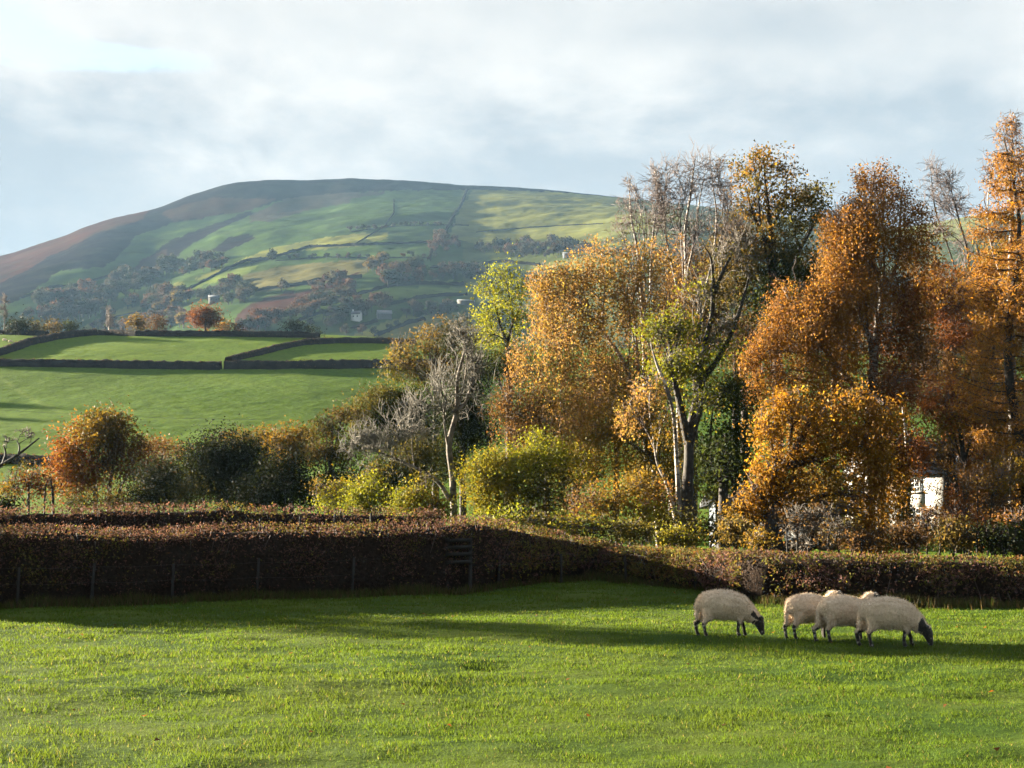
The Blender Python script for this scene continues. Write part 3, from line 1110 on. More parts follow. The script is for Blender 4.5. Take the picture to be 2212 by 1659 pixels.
tree('holly_tree', 'broad nearly black evergreen tree behind the hedges', 'tree', 100,
     [(470, 985, 62, 45, 1.3), (530, 1000, 48, 48, 1.2), (430, 1030, 40, 55, 1.1), (500, 1050, 60, 50, 1.1), (565, 1050, 35, 45, 1.0, 'darkgreen')],
     [[(478, None, .25), (478, 1050, .2), (475, 990, .08)], [(440, None, .15), (440, 1040, .1)]], 'dark', 0.17, 2.4, subs=9, dull=True, spread=4.8)
tree('amber_hedge_tree', 'row of low amber topped trees behind the black evergreen', 'tree', 135,
     [(490, 948, 26, 14, .9), (530, 945, 30, 18, .9), (560, 955, 30, 22, .9, 'olivebrown'), (580, 938, 22, 16, .9)],
     [[(530, None, .2), (530, 970, .08)]], 'amber', 0.2, 1.7, subs=5)
tree('golden_brown_tree', 'rounded golden brown tree just right of the black evergreen', 'tree', 106,
     [(625, 945, 42, 30, 1.0, 'amber'), (595, 970, 30, 30, 1.0, 'amber'), (650, 975, 38, 40, .9, 'oak'), (610, 1010, 30, 30, .7, 'amber'), (670, 940, 22, 18, .8, 'olivebrown')],
     [[(628, None, .22), (630, 1040, .17), (632, 960, .06)]], 'amber', 0.18, 1.7, subs=9)
tree('dusky_tree', 'dim dark green tree beneath the golden brown one', 'tree', 98,
     [(610, 1060, 45, 40, .9), (650, 1050, 25, 40, .8), (575, 1075, 25, 30, .9, 'dark')], [[(615, None, .15), (616, 1060, .08)]], 'darkgreen', 0.16, 1.4, subs=7, dull=True)
tree('olive_tree', 'greyish olive tree in the middle behind the tall hedge', 'tree', 100,
     [(705, 925, 35, 30, .9), (690, 970, 30, 38, .9, 'olivebrown'), (735, 985, 35, 45, .8), (720, 1040, 32, 30, .7, 'olive'), (745, 900, 30, 24, .9, 'olivebrown')],
     [[(712, None, .2), (714, 1020, .15), (718, 920, .06)]], 'olive', 0.17, 1.6, subs=10, twigs=2, dull=True)
tree('ivy_tree', 'dark ivy covered rounded tree above the grey bare branches', 'tree', 104,
     [(830, 860, 48, 26, 1.2, 'olive'), (880, 868, 50, 32, 1.2, 'darkgreen'), (785, 895, 42, 36, 1.0, 'olive'), (840, 920, 60, 50, 1.0, 'darkgreen'), (900, 930, 50, 60, 1.0, 'dark'), (780, 950, 40, 40, .8, 'olive')],
     [[(850, None, .3), (850, 1020, .25), (855, 900, .1)]], 'darkgreen', 0.16, 1.9, subs=7, dull=True)
tree('olive_brown_tree', 'thin crowned olive brown tree against the green slope', 'tree', 118,
     [(930, 735, 48, 40, .55), (880, 770, 42, 40, .6), (850, 800, 35, 28, .7, 'olive'), (905, 815, 45, 35, .7, 'olive'), (960, 790, 50, 60, .6), (985, 720, 38, 40, .45), (850, 760, 22, 22, .45)],
     [[(940, None, .32), (942, 900, .26), (940, 800, .15), (945, 730, .06)], [(942, 880, .14), (905, 810, .09), (880, 770, .04)]],
     'olivebrown', 0.17, 1.25, subs=14, twigs=4, bark=M_GREYBARK, twig=M_TWIG)
tree('ivy_trunk_tree', 'dark ivy mass standing behind the pale dead trunk', 'tree', 110,
     [(1015, 850, 40, 60, 1.1), (985, 900, 55, 60, 1.2), (1030, 930, 45, 60, 1.0), (960, 990, 55, 60, 1.0, 'darkgreen'), (972, 735, 12, 40, 1.2), (1025, 790, 30, 30, .9, 'darkgreen')],
     [[(1000, None, .28), (998, 900, .2), (985, 760, .08)]], 'dark', 0.16, 2.0, subs=6, dull=True)
tree('dead_tree', 'pale dead tree with broken trunk and bare grey branches', 'tree', 76,
     [(960, 860, 70, 85, 1), (1020, 830, 60, 95, 1), (860, 960, 85, 75, 1), (800, 990, 70, 60, 1), (1010, 760, 45, 60, 1), (900, 900, 60, 60, 1), (985, 715, 34, 40, 1), (770, 960, 50, 50, 1)],
     [[(982, None, .19), (978, 1040, .17), (970, 960, .15), (986, 890, .12), (988, 820, .09), (1003, 760, .07), (1006, 715, .04)],
      [(972, 1080, .13), (945, 1040, .10), (895, 1010, .075), (840, 985, .05), (790, 965, .025)],
      [(980, 890, .10), (1005, 870, .08), (1022, 820, .05), (1035, 770, .02)]],
     style='bare', bark=M_DEAD, twig=M_DEADTWIG, subs=14, twigs=9, twig_r=0.016)
tree('ash_tree', 'yellow green ash tree rising behind the orange birch', 'tree', 122,
     [(1085, 590, 30, 26, .62), (1055, 625, 32, 26, .6), (1120, 625, 30, 28, .6), (1090, 655, 42, 30, .6), (1045, 680, 34, 26, .55), (1125, 690, 34, 30, .5), (1075, 720, 48, 30, .6), (1040, 735, 28, 20, .6),
      (1100, 765, 42, 28, .7, 'olive'), (1060, 790, 40, 40, .9, 'darkgreen'), (1110, 800, 40, 40, .8, 'darkgreen')],
     [[(1100, None, .34), (1100, 850, .28), (1096, 745, .20), (1092, 735, .16)], [(1096, 745, .15), (1080, 700, .10), (1068, 650, .05), (1062, 620, .03)], [(1096, 742, .14), (1108, 690, .10), (1100, 640, .05), (1090, 590, .025)], [(1106, 700, .08), (1125, 660, .05), (1128, 620, .02)]],
     'lime', 0.19, 1.35, subs=10, twigs=1)

# ---- yellow green understorey along the hedge
for i, (nm, lb, Y, lobes, pal) in enumerate([
    ('hazel_bush', 'broad bright yellow green hazel bush below the orange birch', 66, [(1075, 1010, 55, 50, 1), (1130, 1000, 55, 45, 1, 'lime'), (1190, 990, 50, 42, .9, 'lime'), (1045, 1060, 50, 45, .9, 'yellow'), (1110, 1060, 60, 45, .9), (1180, 1050, 60, 50, .7, 'olive'), (1235, 1000, 40, 45, .7, 'yellow'), (1060, 1105, 50, 30, .9, 'yellow'), (1130, 1110, 60, 30, .8, 'olive'), (1210, 1100, 55, 34, .8, 'amber'), (1030, 1020, 34, 40, .8, 'yellow'), (1160, 950, 34, 22, .8, 'lime')], 'yellow'),
    ('yellow_shrub', 'bright yellow green shrub low beside the dead tree trunk', 64, [(905, 1070, 42, 40, .9), (870, 1085, 30, 30, .9, 'lime'), (935, 1085, 28, 26, .8, 'amber'), (890, 1112, 50, 20, .8, 'olive'), (960, 1105, 36, 24, .7, 'yellow'), (920, 1040, 30, 26, .5, 'olive')], 'yellow'),
    ('yellow_shrub', 'lime green shrub under the bare grey branches', 66, [(800, 1060, 32, 42, 1, 'lime'), (770, 1075, 30, 30, 1), (835, 1085, 28, 26, .8, 'olive'), (800, 1105, 50, 20, .8, 'olive'), (815, 1020, 30, 26, .5, 'olive')], 'lime'),
    ('yellow_shrub', 'small yellow olive shrub at the end of the second brown hedge', 70, [(735, 1065, 32, 35, .8), (705, 1080, 26, 24, .9, 'lime'), (690, 1055, 20, 30, .4, 'olivebrown')], 'yellow'),
    ('bramble_bush', 'green and yellow bramble growing over the low hedge corner', 48.5, [(1080, 1120, 55, 16, .9, 'lime'), (1150, 1130, 60, 22, .8, 'olive'), (1240, 1145, 60, 26, .9, 'yellow'), (1320, 1150, 55, 30, .8, 'olive')], 'yellow'),
    ('amber_bush', 'amber and brown bush beneath the birch trunks', 58, [(1330, 1090, 55, 50, .75), (1400, 1110, 48, 45, .9, 'yellow'), (1270, 1090, 50, 45, .6, 'brown'), (1385, 1050, 50, 45, .7), (1450, 1140, 40, 30, .8, 'olive'), (1420, 1080, 35, 35, .6, 'orange')], 'amber'),
    ('leafy_bush', 'dark leafy bush at the foot of the big dark trunk', 56, [(1500, 1140, 50, 38, .9, 'olive'), (1560, 1150, 45, 32, 1), (1455, 1160, 45, 22, .8, 'yellow'), (1610, 1165, 40, 22, .7, 'olive')], 'darkgreen'),
]):
    px0 = lobes[0][0]
    tree(nm, lb, 'bush', Y, lobes, [[(px0 + 4, None, .08), (px0, lobes[0][1] + 10, .04)], [(px0 + 25, None, .06), (px0 + 40, lobes[0][1] + 15, .03)]], pal, 0.105, 1.5, subs=9, twigs=1, twig=M_TWIG)

for px, py, rx, ry, pal, lb in [(320, 1075, 50, 26, 'dark', 'dark low thicket right of the orange tree stems'), (400, 1070, 40, 34, 'olive', 'dim olive thicket left of the black evergreen'), (560, 1075, 60, 34, 'dark', 'dark thicket under the golden brown tree'),
                                (670, 1075, 40, 30, 'darkgreen', 'dark green thicket at the far end of the second hedge'), (340, 1040, 50, 40, 'dark', 'dusky thicket behind the thin brown tree'), (615, 1030, 55, 50, 'dark', 'deep dark thicket between evergreen and olive tree'), (745, 1050, 40, 40, 'darkgreen', 'green dark thicket behind the small yellow shrub'), (250, 1080, 40, 18, 'olivebrown', 'brown undergrowth around the orange tree stems'), (170, 1085, 40, 14, 'olive', 'low green undergrowth left of the orange tree stems'),
                                (900, 1000, 50, 60, 'olive', 'olive thicket behind the dead tree branches'), (840, 1040, 60, 40, 'darkgreen', 'green thicket beneath the bare grey branches')]:
    tree('thicket_bush', lb, 'bush', 96, [(px - rx * .4, py, rx * .55, ry * .8), (px + rx * .4, py + 4, rx * .55, ry * .8), (px, py - ry * .3, rx * .5, ry * .6)], [[(px, None, .08), (px, py, .04)]], pal, 0.16, 1.9, subs=8, twigs=2, dull=True, spread=5.5)

# ---- right group: birches, oak, larch
tree('birch_tree', 'wide russet birch with pale branching stems in the middle', 'tree', 72,
     [(1300, 560, 80, 52, .8), (1225, 600, 70, 55, .8), (1180, 660, 45, 70, .8), (1250, 690, 80, 70, .75), (1350, 640, 75, 70, .7), (1390, 560, 60, 45, .55), (1200, 770, 60, 70, .75), (1300, 790, 85, 75, .7),
      (1400, 740, 60, 70, .5), (1130, 850, 62, 55, .6, 'brown'), (1215, 880, 80, 60, .75), (1320, 900, 85, 65, .75, 'amber'), (1120, 910, 55, 40, .6, 'brown'), (1400, 860, 55, 70, .6, 'amber'), (1270, 960, 70, 45, .55, 'amber'), (1370, 980, 55, 50, .7, 'amber'), (1180, 600, 40, 40, .7), (1440, 640, 45, 50, .5), (1460, 800, 45, 70, .5, 'amber'), (1450, 940, 45, 60, .6, 'amber'), (1160, 960, 55, 40, .6, 'amber'), (1080, 870, 40, 36, .5, 'brown'), (1485, 610, 50, 60, .42), (1500, 710, 50, 60, .42), (1540, 810, 50, 60, .35, 'amber'), (1440, 540, 42, 42, .4), (1130, 760, 40, 50, .5)],
     [[(1448, None, .17), (1430, 1080, .14), (1405, 990, .12), (1380, 900, .10), (1365, 830, .11), (1340, 770, .09), (1305, 720, .07), (1270, 680, .04)],
      [(1425, None, .16), (1415, 1040, .14), (1408, 960, .12), (1390, 880, .10), (1378, 790, .08), (1372, 700, .05), (1360, 620, .03)],
      [(1305, 722, .06), (1302, 680, .05), (1308, 610, .025)], [(1400, 985, .08), (1350, 950, .06), (1290, 935, .05), (1210, 935, .03)]],
     'russet', 0.112, 1.45, 'weep', M_BIRCH, M_TWIG, subs=9, twigs=2)
tree('birch_tree', 'tall almost leafless birch with white stems and purple twigs against the sky', 'tree', 80,
     [(1500, 375, 62, 58, 1), (1440, 395, 52, 52, 1), (1550, 380, 46, 55, 1), (1480, 440, 70, 55, 1), (1415, 380, 26, 45, 1), (1565, 440, 46, 70, 1), (1500, 510, 70, 60, 1), (1425, 460, 45, 60, 1), (1590, 520, 50, 60, 1)],
     [[(1482, None, .18), (1470, 1000, .15), (1466, 860, .12), (1476, 720, .10), (1482, 600, .08), (1480, 500, .07), (1492, 420, .05), (1502, 340, .02)],
      [(1476, 720, .09), (1462, 620, .07), (1440, 520, .05), (1430, 430, .03), (1415, 360, .015)],
      [(1482, 600, .07), (1500, 520, .05), (1510, 440, .035), (1525, 360, .015)],
      [(1500, 700, .08), (1535, 580, .06), (1548, 480, .05), (1540, 400, .03), (1532, 340, .015)],
      [(1535, 580, .06), (1562, 500, .04), (1580, 430, .02)]],
     style='bare', bark=M_BIRCH, twig=M_BIRCHTWIG, subs=22, twigs=5, twig_r=0.014)
tree('birch_tree', 'small bare white birch spire left of the tall leafless one', 'tree', 90,
     [(1362, 400, 18, 26, 1), (1350, 450, 40, 28, .8), (1340, 490, 40, 30, .8), (1420, 470, 30, 40, .8)],
     [[(1400, None, .2), (1392, 760, .14), (1380, 560, .09), (1365, 480, .06), (1360, 410, .03), (1362, 385, .012)], [(1405, 640, .09), (1408, 540, .07), (1415, 470, .05), (1422, 400, .02)], [(1408, 540, .06), (1425, 480, .04), (1440, 420, .015)]],
     style='bare', bark=M_BIRCH, twig=M_BIRCHTWIG, subs=16, twigs=6, twig_r=0.014)
tree('oak_tree', 'tall oak with orange and dark green leaves against the sky', 'tree', 98,
     [(1650, 345, 42, 32, .62), (1610, 365, 36, 34, .55), (1690, 370, 40, 28, .55), (1640, 400, 50, 30, .5), (1700, 430, 58, 34, .7, 'oak'), (1760, 425, 42, 36, .85, 'olive'), (1640, 460, 60, 36, .6), (1720, 480, 60, 36, .8, 'olive'), (1770, 465, 26, 24, .9, 'darkgreen'),
      (1600, 450, 36, 50, .5), (1650, 530, 60, 40, .7), (1720, 540, 50, 40, .8, 'olive'), (1585, 520, 35, 40, .5), (1680, 590, 70, 50, .9, 'darkgreen'), (1740, 600, 50, 50, .9, 'darkgreen'), (1660, 660, 70, 55, .9, 'darkgreen')],
     [[(1680, None, .40), (1680, 800, .34), (1672, 620, .27), (1665, 500, .18), (1655, 410, .08), (1650, 350, .03)], [(1674, 640, .18), (1715, 560, .13), (1750, 500, .09), (1770, 450, .04)], [(1668, 540, .12), (1630, 470, .08), (1610, 400, .04)], [(1665, 500, .10), (1695, 430, .06), (1700, 380, .03)]],
     'oak', 0.20, 1.45, subs=9, twigs=1, spread=2.6)
tree('ash_tree', 'big dark trunked ash leaning right with sparse lime leaves and bare twisted top', 'tree', 62,
     [(1420, 720, 38, 34, .8), (1470, 700, 38, 50, .6), (1440, 800, 42, 45, .75), (1500, 790, 50, 50, .7), (1560, 740, 45, 45, .35), (1520, 860, 40, 40, .4), (1545, 640, 50, 50, .22, 'olive'), (1590, 700, 40, 50, .25, 'olive'), (1560, 560, 60, 55, .06, 'olive'), (1610, 560, 40, 70, .05, 'olive'), (1500, 620, 40, 50, .12)],
     [[(1482, None, .30), (1484, 1080, .25), (1488, 1000, .20), (1490, 930, .17), (1515, 830, .14), (1548, 780, .11), (1580, 720, .085), (1604, 650, .07), (1620, 590, .03)],
      [(1488, 960, .20), (1470, 880, .14), (1452, 800, .10), (1446, 730, .06), (1430, 690, .03)],
      [(1512, 835, .14), (1518, 760, .11), (1536, 690, .10), (1540, 620, .08), (1536, 560, .05), (1520, 530, .02)],
      [(1540, 640, .08), (1565, 580, .06), (1590, 530, .03)]],
     'lime', 0.125, 1.5, subs=12, twigs=5, bark=M_BARK, twig=M_GREYBARK, twig_r=0.015)
tree('birch_tree', 'slim white stemmed birch leaning left beside the big dark trunk', 'tree', 60,
     [(1400, 820, 45, 40, .5), (1360, 880, 40, 40, .6), (1440, 900, 40, 40, .5, 'amber')],
     [[(1476, None, .11), (1468, 1120, .10), (1462, 1000, .085), (1455, 900, .07), (1440, 840, .08), (1420, 790, .05), (1405, 740, .02)], [(1462, 1130, .10), (1442, 1050, .08), (1420, 1000, .05), (1410, 940, .02)]],
     'russet', 0.10, 1.1, 'weep', M_BIRCH, M_TWIG, subs=9, twigs=2)
tree('dark_leafy_tree', 'dark green leafy tree filling the gap right of the big trunk', 'tree', 70,
     [(1575, 860, 50, 48, 1.0), (1610, 920, 40, 60, .9), (1560, 960, 50, 60, .9), (1600, 1010, 40, 50, .6), (1550, 1050, 45, 50, .6, 'olive'), (1590, 830, 30, 24, .9, 'olive')],
     [[(1552, None, .14), (1550, 1080, .11), (1535, 960, .07), (1540, 880, .03)], [(1572, None, .10), (1585, 1070, .08), (1612, 1000, .05), (1625, 930, .02)], [(1585, None, .1), (1620, 1090, .08), (1650, 1030, .04)]],
     'darkgreen', 0.125, 1.35, subs=12, twigs=2, dull=True)
tree('birch_tree', 'huge weeping orange birch on the right with long trailing crown', 'tree', 76,
     [(1890, 380, 62, 44, .9), (1850, 440, 55, 50, .95), (1940, 430, 55, 50, .6), (1900, 500, 75, 55, .9), (1840, 540, 55, 55, .95), (1960, 520, 50, 50, .55), (1800, 640, 62, 70, 1.0), (1880, 610, 70, 60, 1.0), (1960, 620, 55, 60, .8, 'rust'),
      (1700, 640, 48, 58, 1.0), (1660, 720, 45, 50, .95), (1740, 730, 60, 60, 1.0), (1830, 740, 65, 65, .9), (1920, 720, 60, 70, .8, 'rust'), (1620, 770, 34, 40, .8), (1980, 720, 45, 70, .7, 'brown'), (1780, 810, 62, 50, .95), (1880, 820, 60, 50, .8, 'brown'), (1690, 810, 55, 45, .9), (1630, 830, 36, 40, .8), (1740, 880, 60, 40, .7), (1960, 830, 55, 50, .9, 'rust'), (1990, 470, 46, 55, .55), (2000, 560, 50, 60, .6), (1975, 650, 50, 60, .8), (1800, 480, 40, 50, .7), (1850, 470, 70, 60, .8), (1810, 560, 50, 60, .9), (1770, 660, 60, 60, .9), (2030, 790, 50, 60, .7, 'brown')],  # rust and brown lobes put the crown's shadowed parts into leaf colour
     [[(1880, None, .36), (1882, 900, .28), (1890, 750, .21), (1905, 640, .15), (1885, 560, .10), (1880, 470, .06), (1890, 370, .02)],
      [(1890, 760, .14), (1850, 660, .10), (1820, 590, .05)], [(1905, 640, .10), (1940, 560, .07), (1945, 470, .04), (1950, 400, .015)],
      [(1884, 880, .14), (1800, 780, .10), (1730, 690, .06), (1690, 620, .03)]],
     'orange', 0.118, 1.6, 'weep', M_BIRCH, M_TWIG, subs=9, twigs=2)
tree('birch_tree', 'lower golden weeping birch drooping onto the hedge behind the sheep', 'tree', 47,
     [(1700, 860, 52, 36, 1), (1660, 910, 38, 45, 1), (1840, 860, 60, 40, 1), (1920, 890, 45, 40, .9), (1760, 900, 50, 40, .8), (1720, 960, 52, 42, 1), (1800, 930, 60, 50, .9), (1870, 950, 55, 50, .95), (1660, 1010, 48, 50, 1), (1720, 1040, 55, 50, .85), (1620, 1060, 30, 40, .7),
      (1890, 1020, 40, 50, 1), (1880, 1090, 42, 50, 1), (1875, 1150, 38, 40, .9), (1800, 1020, 50, 45, .6, 'amber'), (1830, 1120, 36, 50, .8, 'amber'), (1970, 960, 45, 40, .8, 'rust'), (1760, 1090, 40, 40, .5, 'amber'), (1640, 1090, 26, 36, .7), (1690, 1090, 36, 30, .8), (1930, 1000, 36, 60, .9), (1580, 1100, 26, 30, .5, 'amber'), (1910, 1160, 30, 36, .6)],
     [[(1660, None, .50), (1660, 1190, .46), (1662, 1120, .30), (1668, 1080, .2), (1700, 1000, .15), (1740, 930, .09), (1760, 880, .03)],
      [(1690, 1010, .12), (1760, 990, .10), (1840, 950, .07), (1890, 900, .03)], [(1830, 960, .07), (1880, 980, .06), (1900, 1050, .03)]],
     'gold', 0.098, 1.75, 'weep', M_BARK, M_TWIG, subs=9, twigs=2)
tree('birch_tree', 'thin rusty birch veiling the cottage roof', 'tree', 72,
     [(2040, 958, 60, 34, .9, 'brown'), (1975, 985, 34, 22, .9, 'rust'), (2100, 985, 46, 34, .8, 'rust'), (2080, 1060, 24, 50, .8, 'rust'), (2130, 1030, 50, 40, .8, 'brown'), (2190, 1040, 40, 50, .8, 'amber'), (2160, 960, 50, 40, .9, 'amber'), (2060, 900, 50, 40, .8, 'rust'), (2150, 880, 50, 50, .6, 'brown'), (2180, 1120, 40, 40, .8, 'brown'), (2100, 1120, 44, 36, .8, 'rust')],
     [[(2068, None, .13), (2066, 1060, .11), (2060, 980, .08), (2050, 920, .03)], [(2120, None, .10), (2122, 1040, .08), (2130, 950, .03)]], 'rust', 0.105, 1.5, 'weep', M_BARK, M_TWIG, subs=9, twigs=2)
tree('birch_tree', 'ivy stemmed birch by the cottage window corner', 'tree', 60,
     [(1958, 1060, 16, 60, 1.0, 'darkgreen'), (1935, 1070, 24, 60, 1.0, 'gold'), (1945, 980, 30, 36, .9, 'gold'), (1955, 1140, 24, 30, .9, 'amber')] +
     [(1965, 1100, 22, 50, .7, 'amber'), (1940, 1010, 30, 40, .6, 'gold')],
     [[(1962, None, .13), (1960, 1100, .12), (1962, 1030, .10), (1958, 950, .07), (1950, 880, .04)]], 'amber', 0.10, 1.2, 'weep', M_BIRCH, M_TWIG, subs=6, twigs=1)
tree('birch_tree', 'dark almost bare birch with purple twigs beside the huge orange one', 'tree', 100,
     [(2015, 370, 32, 32, 1), (2045, 400, 38, 36, 1), (2000, 430, 38, 40, 1), (2065, 450, 40, 45, 1), (2020, 490, 40, 40, .8), (2090, 520, 36, 40, .8)],
     [[(2110, None, .15), (2108, 900, .12), (2102, 760, .10), (2080, 640, .075), (2050, 540, .05), (2020, 450, .05), (2010, 360, .02)], [(2082, 650, .10), (2092, 560, .07), (2070, 470, .05), (2050, 390, .02)], [(2095, 690, .09), (2120, 600, .06), (2105, 500, .03)]],
     style='bare', bark=M_BARK, twig=M_BIRCHTWIG, subs=20, twigs=6, twig_r=0.015)
tree('birch_tree', 'thin topped pinkish birch standing highest at the right edge', 'tree', 78,
     [(2175, 275, 34, 36, .32), (2195, 320, 42, 45, .36), (2150, 345, 32, 36, .22), (2190, 250, 20, 22, .3), (2230, 360, 50, 60, .4)],
     [[(2190, None, .26), (2188, 900, .22), (2182, 640, .16), (2186, 480, .12), (2182, 390, .08), (2186, 310, .045), (2182, 235, .012)], [(2188, 640, .10), (2196, 540, .08), (2200, 460, .06), (2210, 380, .03)]],
     'orange', 0.105, 1.2, 'weep', M_BIRCH, M_TWIG, subs=13, twigs=4)
tree('rust_tree', 'reddish small tree with pale stem in front of the far meadow', 'tree', 66,
     [(2020, 850, 40, 36, .9), (2080, 855, 46, 36, .9), (2060, 820, 30, 26, .7), (2050, 900, 45, 32, .7, 'amber'), (2100, 890, 30, 30, .6)],
     [[(2090, None, .18), (2086, 1050, .14), (2075, 940, .09), (2060, 860, .04)], [(2082, 1000, .07), (2100, 930, .05), (2085, 870, .02)]],
     'rust', 0.11, 1.7, 'weep', M_BARK, M_TWIG, subs=10, twigs=2)
tree('dark_tree', 'shadowy brown tree standing behind the huge orange birch', 'tree', 96,
     [(2030, 640, 60, 70, .8, 'rust'), (2110, 620, 50, 60, .8, 'orange'), (2080, 720, 70, 70, .8, 'rust'), (2010, 780, 60, 60, .8), (2150, 740, 60, 70, .7, 'olivebrown'), (1930, 830, 60, 60, .7), (2100, 800, 60, 50, .45), (2160, 560, 40, 50, .7, 'amber')],
     [[(2050, None, .35), (2050, 900, .28), (2048, 760, .18), (2040, 640, .07)], [(2180, None, .3), (2180, 860, .25), (2170, 700, .15), (2165, 560, .06)]],
     'brown', 0.16, 2.0, subs=12, twigs=3, dull=True)


tree('birch_tree', 'orange birch just beyond the right edge of the view', 'tree', 74,
     [(2330, 640, 80, 90, .9), (2300, 500, 60, 70, .8), (2380, 760, 80, 90, .9), (2290, 800, 60, 80, .9), (2340, 940, 90, 80, .9), (2310, 1080, 80, 60, .8, 'brown')],
     [[(2330, None, .3), (2332, 800, .2), (2320, 500, .05)]], 'orange', 0.13, 1.3, 'weep', M_BARK, M_TWIG, subs=8, twigs=1)


# ---- larch: straight trunk with whorls of level boughs hung with needle tufts
def larch(label, px, Y, top_py, gap_py, span, pal, leaf):
    sc_ = Y / FPX
    x = wt(px, 1200)[0] * Y
    b = np.array([x, Y, ground_z(x, Y)])
    tz = at(px, top_py, Y)[2]
    gz_ = at(px, gap_py, Y)[2]
    root = thing('larch_tree', label, 'tree', b)
    tb = Tubes()
    H = tz - b[2]
    tb.add(np.array([b + [0.02 * H * math.sin(k), 0, H * k / 10] for k in range(11)]), np.linspace(0.30, 0.03, 11), 9)
    C, CC = [], []
    z = b[2] + 0.8
    while z < tz - 0.3:
        fr = (z - b[2]) / H
        reach = span * sc_ * (1 - fr) ** 0.55 * RNG.uniform(0.6, 1.1)
        if z < gz_ and RNG.random() < 0.5:
            reach *= 0.8
        for k in range(4):
            a = RNG.uniform(0, 2 * math.pi)
            dirv = np.array([math.cos(a), math.sin(a), RNG.uniform(-0.05, 0.15)])
            p0 = b + [0, 0, z - b[2]]
            br = wiggle(p0, p0 + dirv * reach, 8, 0.03, -0.06)
            br[:, 2] += np.linspace(0, 1, 8) ** 2 * reach * 0.12
            tb.add(br, np.linspace(0.035, 0.01, 8), 4)
            m_ = int(reach * 150)
            if m_ < 4:
                continue
            t_ = RNG.random(m_) ** 0.8 * 7
            i0 = np.minimum(t_.astype(int), 6)
            p = br[i0] + (br[i0 + 1] - br[i0]) * (t_ - i0)[:, None]
            side = RNG.normal(size=(m_, 3)) * np.array([0.20, 0.20, 0.08])
            side[:, 2] -= RNG.random(m_) ** 1.5 * 0.38
            C.append(p + side)
            CC.append(pick_palette(PAL[pal], m_) * RNG.uniform(0.75, 1.2, (m_, 1)))
        z += RNG.uniform(0.28, 0.5)
    tb.build('trunk', M_BARK, root)
    C, CC = np.concatenate(C), np.concatenate(CC)
    V, Q, cc_ = leaf_quads(C, leaf * RNG.uniform(0.7, 1.3, len(C)), CC, asp=0.32, hang=0.3)
    mesh_np('crown', V, Q, None, M_LEAF, cc_, root)
    return root


larch('orange larch with level feathery boughs at the right edge', 2208, 64, 300, 600, 215, 'orange', 0.15)
larch('dull olive gold larch low behind the cottage gable', 2150, 92, 640, 700, 170, 'orange', 0.18)

# ---- shrubs behind the right hedge
for nm, lb, Y, lobes, pal, st in [
    ('twiggy_shrub', 'bare brown twiggy shrub behind the hedge right of the broad dark trunk', 43, [(1720, 1130, 40, 38, .25), (1770, 1120, 40, 36, .25), (1740, 1165, 45, 30, .2)], 'brown', 8),
    ('twiggy_shrub', 'thin twiggy shrub between the golden birch and the hedge', 43.5, [(1810, 1140, 32, 40, .3, 'olivebrown'), (1790, 1170, 35, 25, .2)], 'olivebrown', 6),
    ('brown_shrub', 'brown shrub beneath the cottage wall', 47, [(2000, 1140, 40, 30, .7), (1955, 1160, 35, 34, .5), (2050, 1150, 42, 30, .7, 'olivebrown'), (2005, 1112, 22, 14, .7)], 'brown', 4),
    ('larch_bush', 'orange feathery bush low at the right edge behind the hedge', 46, [(2140, 1150, 46, 26, .6, 'rust'), (2200, 1130, 40, 30, .7, 'orange'), (2090, 1160, 36, 24, .7, 'brown'), (2180, 1175, 50, 24, .8, 'darkgreen'), (2070, 1100, 30, 40, .5, 'rust')], 'rust', 3),
    ('hanging_bush', 'dim amber bush in front of the cottage gable', 62, [(2110, 1040, 40, 40, .5, 'brown'), (2160, 1040, 50, 36, .5, 'amber'), (2150, 1090, 46, 30, .4, 'brown'), (2200, 1010, 40, 46, .5, 'amber')], 'amber', 4),
]:
    px0 = lobes[0][0]
    tree(nm, lb, 'bush', Y, lobes, [[(px0, None, .04), (px0 + 3, lobes[0][1], .02)], [(px0 + 22, None, .04), (px0 + 36, lobes[0][1], .02)], [(px0 - 16, None, .035), (px0 - 22, lobes[0][1], .02)]], pal, 0.085, 1.3, subs=14, twigs=st, twig=M_GREYBARK if 'twiggy' in nm else M_TWIG)

for px, py, rx, ry, pal, lb, Yu in [(1370, 1150, 55, 26, 'olive', 'olive undergrowth low beneath the birch stems', 49), (1470, 1165, 45, 22, 'yellow', 'yellowish undergrowth at the foot of the dark trunk', 47), (1590, 1150, 40, 40, 'olivebrown', 'brown olive undergrowth right of the dark leafy bush', 46),
                                    (1640, 1170, 30, 28, 'amber', 'amber undergrowth left of the broad dark trunk', 44.5), (1860, 1170, 50, 26, 'brown', 'brown undergrowth under the golden birch curtain', 42), (1960, 1165, 46, 34, 'brown', 'dark brown undergrowth below the cottage window', 43),
                                    (2060, 1160, 50, 36, 'olivebrown', 'olive brown undergrowth below the cottage corner', 44), (2150, 1165, 50, 34, 'dark', 'dark undergrowth beneath the rusty larch bush', 43.5), (2210, 1160, 40, 40, 'darkgreen', 'dark green undergrowth in the bottom right hedge corner', 45)]:
    tree('undergrowth_bush', lb, 'bush', Yu, [(px - rx * .45, py, rx * .55, ry * .8), (px + rx * .45, py + 4, rx * .55, ry * .8), (px, py - ry * .3, rx * .5, ry * .7)], [[(px, None, .03), (px, py, .02)], [(px + 12, None, .03), (px + 18, py, .015)]], pal, 0.085, 1.3, subs=8, twigs=3, twig=M_TWIG)

